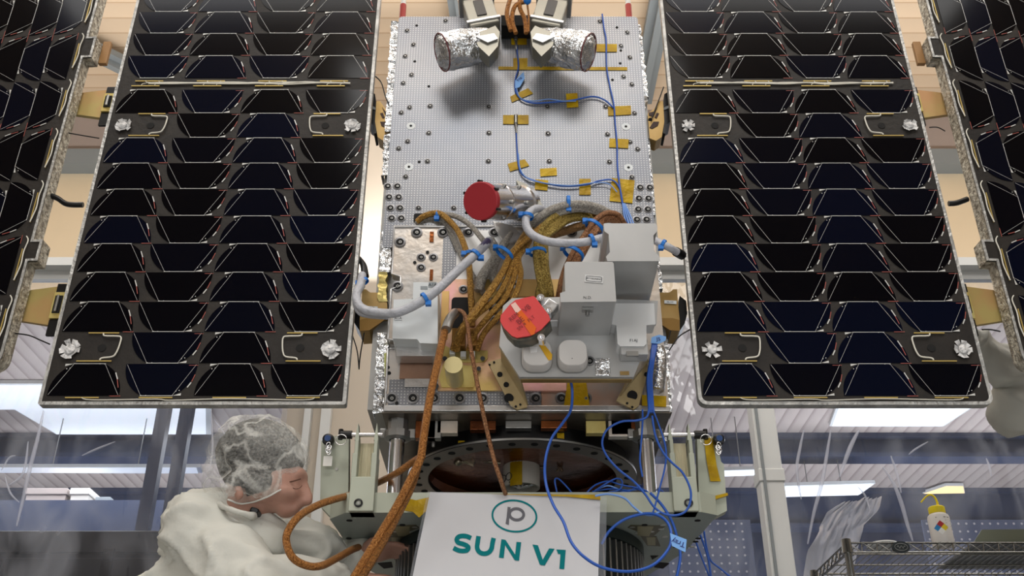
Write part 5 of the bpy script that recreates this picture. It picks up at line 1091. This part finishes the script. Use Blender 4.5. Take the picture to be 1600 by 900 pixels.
# ---------------------------------------------------------------- people
def remeshed(mb, voxel, smooth=6, fac=.6):
    me = bpy.data.meshes.new('t'); me.from_pydata([tuple(v) for v in mb.v], [], mb.f); ob = bpy.data.objects.new('t', me); COL.objects.link(ob)
    r = ob.modifiers.new('r', 'REMESH'); r.mode = 'VOXEL'; r.voxel_size = voxel; r.use_smooth_shade = True
    sm = ob.modifiers.new('s', 'SMOOTH'); sm.iterations = smooth; sm.factor = fac
    dg = bpy.context.evaluated_depsgraph_get(); m2 = bpy.data.meshes.new_from_object(ob.evaluated_get(dg))
    out = MB(); out.add([v.co.copy() for v in m2.vertices], [list(p.vertices) for p in m2.polygons], 0, True); nr = [v.normal.copy() for v in m2.vertices]
    bpy.data.objects.remove(ob); bpy.data.meshes.remove(me); bpy.data.meshes.remove(m2); return out, nr
def cloth_disp(mb, nr, amp, sc=7, seed=0, dirv=(1, 0, 1), zmax=None):
    d = Vector(dirv).normalized()
    for i, v in enumerate(mb.v):
        q = Vector((v.x, v.y, v.z)); w1 = noise.noise(q * 3.2 + Vector((seed, 0, 0))) * 1.6
        along = q.dot(d); perp = q - d * along; h = 0
        for k, (fa, fp, am) in enumerate(((.2, 1.2, 1.0), (.3, 2.1, .55), (.6, 4, .12))):
            r = noise.noise(perp * sc * fp + d * along * sc * fa + Vector((w1, w1 * .7 + k * 7, seed)))
            h += am * (max(0, 1 - abs(r) * 5) ** 1.2 - .2)
        mb.v[i] = v + nr[i] * amp * h
    return mb
M_skin = mat('skin', (172, 134, 118), .5, 0, bump=.08, bscale=80, rgb2=(158, 116, 100), vscale=14)
M_hair = mat('dark_hair', (30, 27, 25), .7, 0, bump=.6, bscale=120, stretch=(1, 1, 3))
M_cover = mat('white_cleanroom_cloth', (196, 196, 188), .75, 0, bump=.6, bscale=11)
M_glove = mat('white_glove', (212, 212, 208), .55)
def capmat():
    m = bpy.data.materials.new('bouffant_cap_fabric'); m.use_nodes = True; nt = m.node_tree; N = nt.nodes.new; L = nt.links.new; b = nt.nodes['Principled BSDF']
    b.inputs['Base Color'].default_value = lin((228, 228, 222)) + (1,); b.inputs['Roughness'].default_value = .6
    tc = N('ShaderNodeTexCoord'); n = N('ShaderNodeTexNoise'); n.inputs['Scale'].default_value = 20; n.inputs['Detail'].default_value = 9; n.inputs['Distortion'].default_value = 2.2; L(tc.outputs['Object'], n.inputs['Vector'])
    n.inputs['Scale'].default_value = 8; n.inputs['Detail'].default_value = 2.5; n.inputs['Distortion'].default_value = .8
    r = N('ShaderNodeValToRGB'); e = r.color_ramp.elements; e[0].position = .46; e[0].color = (0, 0, 0, 1); e[1].position = .5; e[1].color = (1, 1, 1, 1); e3 = e.new(.54); e3.color = (0, 0, 0, 1)
    L(n.outputs[0], r.inputs[0]); g = N('ShaderNodeTexNoise'); g.inputs['Scale'].default_value = 170; g.inputs['Detail'].default_value = 3; L(tc.outputs['Object'], g.inputs['Vector'])
    g2 = N('ShaderNodeTexNoise'); g2.inputs['Scale'].default_value = 6; g2.inputs['Detail'].default_value = 3; L(tc.outputs['Object'], g2.inputs['Vector'])
    m1 = N('ShaderNodeMath'); m1.operation = 'MULTIPLY'; m1.inputs[1].default_value = .34; L(r.outputs[0], m1.inputs[0])
    m2 = N('ShaderNodeMath'); m2.operation = 'MULTIPLY_ADD'; m2.inputs[1].default_value = .5; m2.inputs[2].default_value = -.2; L(g.outputs[0], m2.inputs[0])
    m3 = N('ShaderNodeMath'); m3.operation = 'MULTIPLY_ADD'; m3.inputs[1].default_value = .9; m3.inputs[2].default_value = -.33; L(g2.outputs[0], m3.inputs[0])
    m4 = N('ShaderNodeMath'); m4.operation = 'ADD'; L(m1.outputs[0], m4.inputs[0]); L(m2.outputs[0], m4.inputs[1]); m5 = N('ShaderNodeMath'); m5.operation = 'ADD'; m5.use_clamp = True; L(m4.outputs[0], m5.inputs[0]); L(m3.outputs[0], m5.inputs[1])
    L(m5.outputs[0], b.inputs['Alpha'])
    n2 = N('ShaderNodeTexNoise'); n2.inputs['Scale'].default_value = 150; L(tc.outputs['Object'], n2.inputs['Vector']); bp = N('ShaderNodeBump'); bp.inputs['Strength'].default_value = .4; bp.inputs['Distance'].default_value = .002
    L(n2.outputs[0], bp.inputs['Height']); L(bp.outputs[0], b.inputs['Normal']); return m
M_cap = capmat()
DP = 2.36; KP = .00156
def E3(mb, px, py, rx, ry, rz, ang=0, D=DP):
    mb.ball(P(px, py, D), (rx * KP, rz, ry * KP), 0, Matrix.Rotation(math.radians(ang), 3, 'Y'), 20, 14)
def limb(mb, pts):
    for (a, ra), (b, rb) in zip(pts[:-1], pts[1:]):
        n = 8
        for k in range(n + 1): mb.ball(Vector(a).lerp(Vector(b), k / n), ra + (rb - ra) * k / n, nu=12, nv=8)
def hand(mb, wrist, d, up, curl=.5, s=1):
    """palm, four fingers and a thumb; d points along the fingers, up out of the back of the hand"""
    d = Vector(d).normalized(); up = Vector(up).normalized(); sd = d.cross(up).normalized() * s; w_ = Vector(wrist)
    R = Matrix((d, sd, up)).transposed(); mb.ball(w_ + d * .05, (.052, .041, .017), 0, R, 14, 10)
    for k, (o, ln) in enumerate(((-.030, .070), (-.010, .080), (.010, .075), (.029, .058))):
        p = w_ + d * .085 + sd * o; dd = d.copy(); q = p; r = .0092
        for j in range(3):
            dd = (dd - up * curl * (.5 + .3 * j)).normalized(); q2 = q + dd * ln * (.45, .32, .23)[j]; limb(mb, [(q, r), (q2, r * .9)]); q = q2; r *= .92
    p = w_ + d * .03 - sd * .036; q = p + (d * .6 - sd * .8 - up * .2).normalized() * .04; limb(mb, [(p, .012), (q, .0105)]); limb(mb, [(q, .0105), (q + (d * .9 - up * .4).normalized() * .032, .0088)])
hc = P(408, 722, DP)
PER = thing('person', (hc.x - .28, 2.50, 0), 'person in a white coverall and sheer hair cap bending to look under the satellite', 'person')
mb = MB()
E3(mb, 406, 720, 64, 58, .076, 20); E3(mb, 436, 760, 38, 36, .060, 20); E3(mb, 424, 776, 42, 23, .056, 8); E3(mb, 446, 797, 15, 12, .028, 0); E3(mb, 468, 745, 13, 13, .044, 20)
E3(mb, 440, 774, 26, 17, .05, 0, DP - .012)
for a, b, r in ((475, 753, 6), (477.5, 761, 6.4), (480, 769, 7), (482, 777, 7.8), (482, 783, 7.4)): E3(mb, a, b, r, r, .0125)
E3(mb, 475, 786, 7, 4.5, .016); E3(mb, 464, 793, 6, 4.5, .021); E3(mb, 459, 800, 6, 4.5, .021); E3(mb, 461, 775, 14, 12, .045)
E3(mb, 373, 770, 8, 13, .010, -15, DP - .078); E3(mb, 371, 768, 4, 8, .012, -15, DP - .08)
limb(mb, [(P(398, 775, DP + .01), .058), (P(360, 812, DP + .04), .058), (P(335, 850, DP + .08), .07)])
lo = P(330, 930, DP + .1)
mb.ball(lo, (.10, .09, .16), nu=18, nv=12); hips = Vector((PER.location.x - .10, 2.53, .95)); limb(mb, [(lo, .10), (hips, .12)])
near = [(P(316, 842, DP + .0), .045), (P(395, 925, DP - .06), .038), (P(520, 915, DP + .09), .03)]
far = [(P(400, 850, DP + .26), .05), (P(480, 905, DP + .34), .04), (P(556, 868, DP + .26), .03)]
limb(mb, near); limb(mb, far)
for s_ in (-1, 1): limb(mb, [(hips + Vector((0, s_ * .1, 0)), .09), (Vector((PER.location.x + .02, 2.53 + s_ * .12, .5)), .065), (Vector((PER.location.x - .06, 2.53 + s_ * .12, .06)), .045)])
hand(mb, P(522, 915, DP + .09), (1, .1, .25), (0, -.3, 1), .35); hand(mb, P(558, 868, DP + .26), (1, -.05, .15), (.1, .3, 1), .5, -1)
body, _ = remeshed(mb, .0065, 5, .5); bo = body.build('body', M_skin, PER)
mb = MB(); mb.tube([P(a, b, DP - .042) for a, b in ((456, 762), (463, 764), (469, 762), (472, 758))], .0008, n=5).build('eyelashes', mat('brown_hair', (88, 58, 44), .7), PER)
MB().tube([P(a, b, DP - .046) for a, b in ((452, 753), (461, 751), (470, 748))], .0016, n=6).build('eyebrow', mat('brown_hair', (88, 58, 44), .7), PER)
HEM = [P(a, b, DP) for a, b in ((355, 780), (372, 788), (386, 787), (405, 782), (430, 770), (455, 757), (476, 742), (490, 733))]
def above(v, off=0):
    k = DP / v.y; x = v.x * k; z = CAMZ + (v.z - CAMZ) * k; H = HEM
    if x <= H[0].x: return z - H[0].z + off * -KP
    for a, b in zip(H[:-1], H[1:]):
        if x <= b.x: t = (x - a.x) / (b.x - a.x); return z - (a.z + (b.z - a.z) * t) + off * KP
    return z - H[-1].z + off * KP
def keep(mb, f):
    idx = {}; o = MB()
    for fc in mb.f:
        if all(f(mb.v[i]) > 0 for i in fc):
            for i in fc:
                if i not in idx: idx[i] = len(o.v); o.v.append(mb.v[i])
            o.f.append([idx[i] for i in fc]); o.m.append(0); o.s.append(True)
    return o
mb = MB(); E3(mb, 406, 716, 70, 61, .081, 20); E3(mb, 400, 756, 50, 28, .085, 20); E3(mb, 392, 765, 22, 22, .083, 0); hm, nr = remeshed(mb, .005, 3)
for i, v in enumerate(hm.v): hm.v[i] = v + nr[i] * noise.noise(Vector((v.x * 25, v.y * 25, v.z * 60))) * .004
keep(hm, lambda v: above(v) - .006 - (.03 if v.x < P(392, 770, DP).x else 0)).build('hair', M_hair, PER)
mb = MB(); E3(mb, 404, 714, 80, 65, .099, 18); E3(mb, 358, 738, 34, 46, .075, 25); E3(mb, 378, 774, 32, 34, .100, 0); E3(mb, 408, 764, 54, 34, .099, 20); cp, nr = remeshed(mb, .0055, 6)
for i, v in enumerate(cp.v):
    q = v - P(395, 765, DP); g = math.atan2(q.z, q.x); 
    r1 = 1 - abs(noise.noise(Vector((v.x * 16 + v.z * 9, v.y * 7, v.z * 5)))) * 3; r2 = 1 - abs(noise.noise(Vector((v.x * 34, v.y * 22, v.z * 30 + 4)))) * 3
    e = min(1, max(0, above(v) / .03)); pl_ = math.sin(v.x * 260 + v.y * 180) * .0025 * (1 - e)
    cp.v[i] = v + nr[i] * (r1 * .0045 + r2 * .002 + pl_ - .006 * (1 - e))
kp = keep(cp, lambda v: above(v, 1)); kp.build('hair_cap', M_cap, PER)
# elastic hem of the cap
hem = []
for k_ in range(26):
    px = 358 + 130 * k_ / 25; best = None
    for v in kp.v:
        kk = DP / v.y; xx = v.x * kk; e_ = abs(xx - P(px, 760, DP).x) * 1.0 + abs(above(v))
        if v.y < DP - .01 and (best is None or e_ < best[0]): best = (e_, v)
    if best and best[0] < .012: hem.append(best[1])
hem = [hem[0]] + [(hem[i - 1] + hem[i] + hem[i + 1]) / 3 for i in range(1, len(hem) - 1)] + [hem[-1]]
MB().tube(hem, .0022, n=6, res=2).build('elastic_hem', mat('cap_hem', (215, 215, 208), .6), PER)
# coverall
mb = MB()
E3(mb, 316, 838, 56, 62, .15, 0, DP + .09); E3(mb, 352, 940, 84, 120, .16, 0, DP + .10); E3(mb, 303, 832, 40, 52, .09, 0, DP - .0); E3(mb, 345, 808, 44, 36, .10, 15, DP + .06); E3(mb, 400, 850, 50, 36, .12, 0, DP + .14)
limb(mb, [(near[0][0], .078), (near[1][0], .075)]); limb(mb, [(near[1][0], .075), (near[2][0], .048)])
limb(mb, [(P(400, 850, DP + .26), .085), (far[1][0], .07)]); limb(mb, [(far[1][0], .07), (far[2][0], .045)])
limb(mb, [(P(372, 830, DP + .03), .062), (P(410, 838, DP + .03), .05)]); limb(mb, [(P(440, 860, DP + .2), .07), (P(500, 858, DP + .2), .06)])
limb(mb, [(lo, .14), (hips, .16)])
for s_ in (-1, 1): limb(mb, [(hips + Vector((0, s_ * .1, 0)), .12), (Vector((PER.location.x + .02, 2.53 + s_ * .12, .5)), .095), (Vector((PER.location.x - .06, 2.53 + s_ * .12, .08)), .085)])
cv, nr = remeshed(mb, .0085, 8); cloth_disp(cv, nr, .017, 6.2, 3, (1, .2, -.3)); cv.build('coverall', M_cover, PER)
limbc = MB(); 
cl = [P(a, b, d) for a, b, d in ((395, 806, DP - .04), (372, 800, DP - .075), (350, 792, DP - .06), (338, 784, DP), (342, 786, DP + .08), (372, 800, DP + .12), (398, 808, DP + .08))]
mbc = MB().tube(cl, .0085, n=10, closed=True, res=6); co_, nr = remeshed(mbc, .005, 3); cloth_disp(co_, nr, .003, 14, 5); co_.build('collar', M_cover, PER)
MB().box(P(401, 803, DP - .01), (.020, .06, .014), 0, Matrix.Rotation(.3, 3, 'Y')).build('undershirt', M_black, PER, bevel=.004)
for s_ in (-1, 1):
    MB().ball((PER.location.x + .02, 2.53 + s_ * .12, .05), (.14, .055, .05)).build('shoe', M_black, PER)
# second person at the right edge
c = P(1575, 620, 3.0)
PR = thing('person', (c.x + .22, 3.05, 0), 'person in white cleanroom smock mostly hidden behind the far right solar panel', 'person')
sh_ = Vector((c.x + .20, 3.05, c.z - .22)); mb = MB(); el = P(1556, 580, 2.95); wr = P(1500, 520, 2.85)
def ppl(mb, k):
    limb(mb, [(sh_, .075 * k), (P(1592, 585, 3.0), .062 * k), ]); limb(mb, [(P(1592, 585, 3.0), .06 * k), (P(1560, 572, 2.92), .05 * k), (wr, .034 * k)])
    limb(mb, [(sh_ + Vector((.14, 0, -.05)), .15 * k), (sh_ + Vector((.14, 0, -.5)), .14 * k), (sh_ + Vector((.14, 0, -.85)), .15 * k)])
    for s_ in (-1, 1): limb(mb, [(sh_ + Vector((.14 + s_ * .09, 0, -.85)), .095 * k), (Vector((sh_.x + .14 + s_ * .1, 3.05, .5)), .07 * k), (Vector((sh_.x + .14 + s_ * .1, 3.05, .1)), .05 * k)])
ppl(mb, .8); limb(mb, [(sh_ + Vector((.14, 0, .05)), .06), (sh_ + Vector((.14, 0, .16)), .055)]); hd_ = sh_ + Vector((.13, -.01, .25)); mb.ball(hd_, (.092, .078, .115)); mb.ball(hd_ + Vector((-.05, 0, -.05)), (.05, .05, .06)); mb.ball(hd_ + Vector((-.1, 0, -.02)), (.02, .014, .022)); mb.ball(hd_ + Vector((0, -.078, -.01)), (.016, .01, .026))
hand(mb, wr, (-.7, -.2, .5), (0, -1, .2), .4); b2, _ = remeshed(mb, .008, 5, .5); b2.build('body', M_skin, PR)
mb = MB(); ppl(mb, 1.25); limb(mb, [(P(1585, 640, 2.98), .085), (P(1600, 600, 3.0), .09)]); cv, nr = remeshed(mb, .011, 6); cloth_disp(cv, nr, .02, 6, 9, (-.4, .1, 1)); cv.build('smock', M_cover, PR)
mb = MB(); mb.ball(hd_ + Vector((.01, 0, .02)), (.105, .092, .115)); cp, nr = remeshed(mb, .008, 4); base_z = hd_.z - .0; keep(cp, lambda v: v.z - base_z).build('hair_cap', M_cap, PR)
for s_ in (-1, 1): MB().ball((sh_.x + .14 + s_ * .1, 3.0, .05), (.055, .14, .05)).build('shoe', M_black, PR)
# ---------------------------------------------------------------- wire shelving and things on it
zr_ = 1.615; Yf = 3.5; Yb = 3.93
xc = P(1322, 848, Yf).x; xe_ = 2.35
RK = thing('wire_rack', ((xc + xe_) / 2, (Yf + Yb) / 2, 0), 'chrome wire shelving unit at the lower right below the wash bottle', 'shelf')
M_wire = mat('dark_chrome_wire', (150, 150, 146), .22, .95)
for k, (x, y) in enumerate(((xc, Yf), (xe_, Yf), (xc, Yb), (xe_, Yb))):
    ps = MB().cyl((x, y, 0), (x, y, zr_ + .012), .0125, n=16).build('post', M_wire, RK)
    MB().cyl((x, y, zr_ - .036), (x, y, zr_ + .012), .019, .016, n=16).build('corner_sleeve', M_wire, ps, bevel=.002)
def shelf(z):
    root = MB().cyl((xc, Yf, z), (xe_, Yf, z), .0035, n=8).build('shelf', M_wire, RK)
    def rail(a, b):
        a = Vector(a); b = Vector(b); mb = MB().cyl(a, b, .0035, n=8).cyl(a - Vector((0, 0, .032)), b - Vector((0, 0, .032)), .0035, n=8)
        L_ = (b - a).length; n = max(2, int(L_ / .052)); pts = []
        for i in range(n):
            t0 = i / n; pts += [a.lerp(b, t0) - Vector((0, 0, .002)), a.lerp(b, t0 + .18 / n) - Vector((0, 0, .003)), a.lerp(b, t0 + .85 / n) - Vector((0, 0, .030)), a.lerp(b, t0 + .98 / n) - Vector((0, 0, .030))]
        mb.tube(pts, .0025, n=5, smooth=False); mb.build('truss_rail', M_wire, root)
    rail((xc, Yf, z), (xe_, Yf, z)); rail((xc, Yb, z), (xe_, Yb, z)); rail((xc, Yf, z), (xc, Yb, z)); rail((xe_, Yf, z), (xe_, Yb, z))
    mb = MB(); n = int((xe_ - xc) / .025)
    for i in range(1, n): x = xc + (xe_ - xc) * i / n; mb.cyl((x, Yf, z + .003), (x, Yb, z + .003), .0018, n=5, cap=False)
    tag(mb.build('deck_wires', M_wire, root), kind='stuff')
    for y in (Yf + .14, Yf + .29): MB().cyl((xc, y, z - .002), (xe_, y, z - .002), .003, n=6).build('brace_wire', M_wire, root)
    return root
for z in (zr_, 1.02, .45): shelf(z)
q = P(1406, 849, Yf - .006)
b_ = MB().cyl((q.x, Yf - .012, zr_ - .017), (q.x, Yf - .004, zr_ - .017), .02, n=24); 
for v in b_.v: v.x = q.x + (v.x - q.x) * 1.5
bd_ = b_.build('name_badge', mat('dark_badge', (34, 42, 44), .35), RK)
MB().tube([(q.x + .022 * math.cos(g), Yf - .0125, zr_ - .017 + .012 * math.sin(g)) for g in [2 * math.pi * k / 16 for k in range(16)]], .0008, n=5, closed=True, res=2).text('SHELF', .012, (q.x, Yf - .0126, zr_ - .017), (1, 0, 0), (0, 0, 1)).build('badge_print', M_steel, bd_) if False else MB().tube([(q.x + .022 * math.cos(g), Yf - .0125, zr_ - .017 + .012 * math.sin(g)) for g in [2 * math.pi * k / 16 for k in range(16)]], .0008, n=5, closed=True, res=2).tube([(q.x - .014 + .004 * k, Yf - .0128, zr_ - .017 + .005 * math.sin(k * 2.2)) for k in range(8)], .0009, n=5).build('badge_print', M_steel, bd_)
# clear tray edge on the shelf
M_clear = mat('clear_tray', (190, 195, 180), .2, .1, alpha=.75)
pa = P(1508, 846, Yf + .02); pb = P(1640, 820, Yf + .02)
tr = thing('shelf_tray', ((pa.x + xe_) / 2 + .02, Yf + .2, zr_ + .006), 'shallow grey-green tray lying on the wire shelf at the far right', 'tray')
x0 = pa.x + .03; x1 = xe_ - .03
MB().bb((x0, Yf + .02, zr_ + .006), (x1, Yf + .38, zr_ + .010)).build('tray_floor', M_steel, tr)
MB().prism([(x0 - .0, Yf + .02, zr_ + .010), (x1, Yf + .02, zr_ + .010), (x1, Yf + .005, zr_ + .055), (x0 + .03, Yf + .005, zr_ + .048)], (0, .003, 0)).build('tray_lip', mat('green_grey_lip', (150, 156, 140), .3, .4), tr)
# small white lid on shelf
p = P(1385, 843, Yf + .05)
mb = MB().lathe((p.x - .005, Yf + .08, zr_ + .006), (0, 0, 1), [(.0001, 0), (.052, 0), (.056, .008), (.05, .013), (.0001, .014)], n=32)
single('white_lid', mb, M_white, 'flat white lid lying on the wire shelf left of the bottle', 'lid')
# wash bottle
bc = P(1472, 838, Yf + .07); bx, by, bz = bc.x, Yf + .07, zr_ + .006
WB = thing('wash_bottle', (bx, by, bz), 'white squeeze wash bottle with yellow cap and hazard diamond on the wire shelf', 'bottle')
r0 = .0375; zt2 = P(0, 800, by - r0).z - bz
H_ = max(.10, zt2)
bo = MB().lathe((bx, by, bz), (0, 0, 1), [(.0001, 0), (r0 * .95, 0), (r0, .004), (r0, H_ - .012), (r0 * .93, H_ - .003), (r0 * .72, H_ + .003), (r0 * .68, H_ + .008)], n=36).build('bottle_body', mat('translucent_white_plastic', (222, 218, 214), .4), WB)
zc0 = bz + H_ + .004; MB().lathe((bx, by, zc0), (0, 0, 1), [(.0001, 0), (.0275, 0), (.0285, .002), (.0285, .022), (.026, .025), (.006, .026), (.006, .03), (.0001, .03)], n=30).build('screw_cap', mat('yellow_cap', (238, 216, 40), .4), WB)
by_ = by; spout = [(bx, by_, zc0 + .02)] + [Vector((P(a, b, by_).x, by_, P(a, b, by_).z)) for a, b in ((1465, 788), (1461, 778), (1454, 773), (1447, 776), (1439, 785))]
MB().tube([Vector(q) for q in spout], lambda u: .0046 - .002 * u, n=10).build('spout', mat('yellow_cap', (238, 216, 40), .4), WB)
M_l = {'r': mat('label_red', (170, 40, 45), .5), 'b': mat('label_blue', (40, 130, 190), .5), 'y': mat('label_yellow', (225, 200, 40), .5), 'w': mat('label_white', (235, 235, 232), .5)}
def onb(dx_, dz_): 
    return Vector((bx + r0 * 1.01 * math.sin(dx_ / r0), by - r0 * 1.01 * math.cos(dx_ / r0), bz + dz_))
cz = H_ * .52; e = .0125; ox = -.012
for (cx_, cy_, m_) in ((0, e, 'r'), (-e, 0, 'b'), (e, 0, 'y'), (0, -e, 'w')):
    mb = MB().prism([onb(ox + cx_ + a, cz + cy_ + b) for a, b in ((-e, 0), (0, -e), (e, 0), (0, e))], (0, -.0006, 0)); mb.build('hazard_square', M_l[m_], bo)
for k, (a, b) in enumerate(((-.03, .012), (.004, .03))):
    MB().tube([onb(a * .8, H_ * .85), onb(b * .8, H_ * .85)], .0012, n=5).build('print_line', M_ink, bo)
for k in range(4): MB().tube([onb(.008, H_ * (.75 - .09 * k)), onb(.032, H_ * (.75 - .09 * k))], .0006, n=5).build('print_line', M_ink, bo)
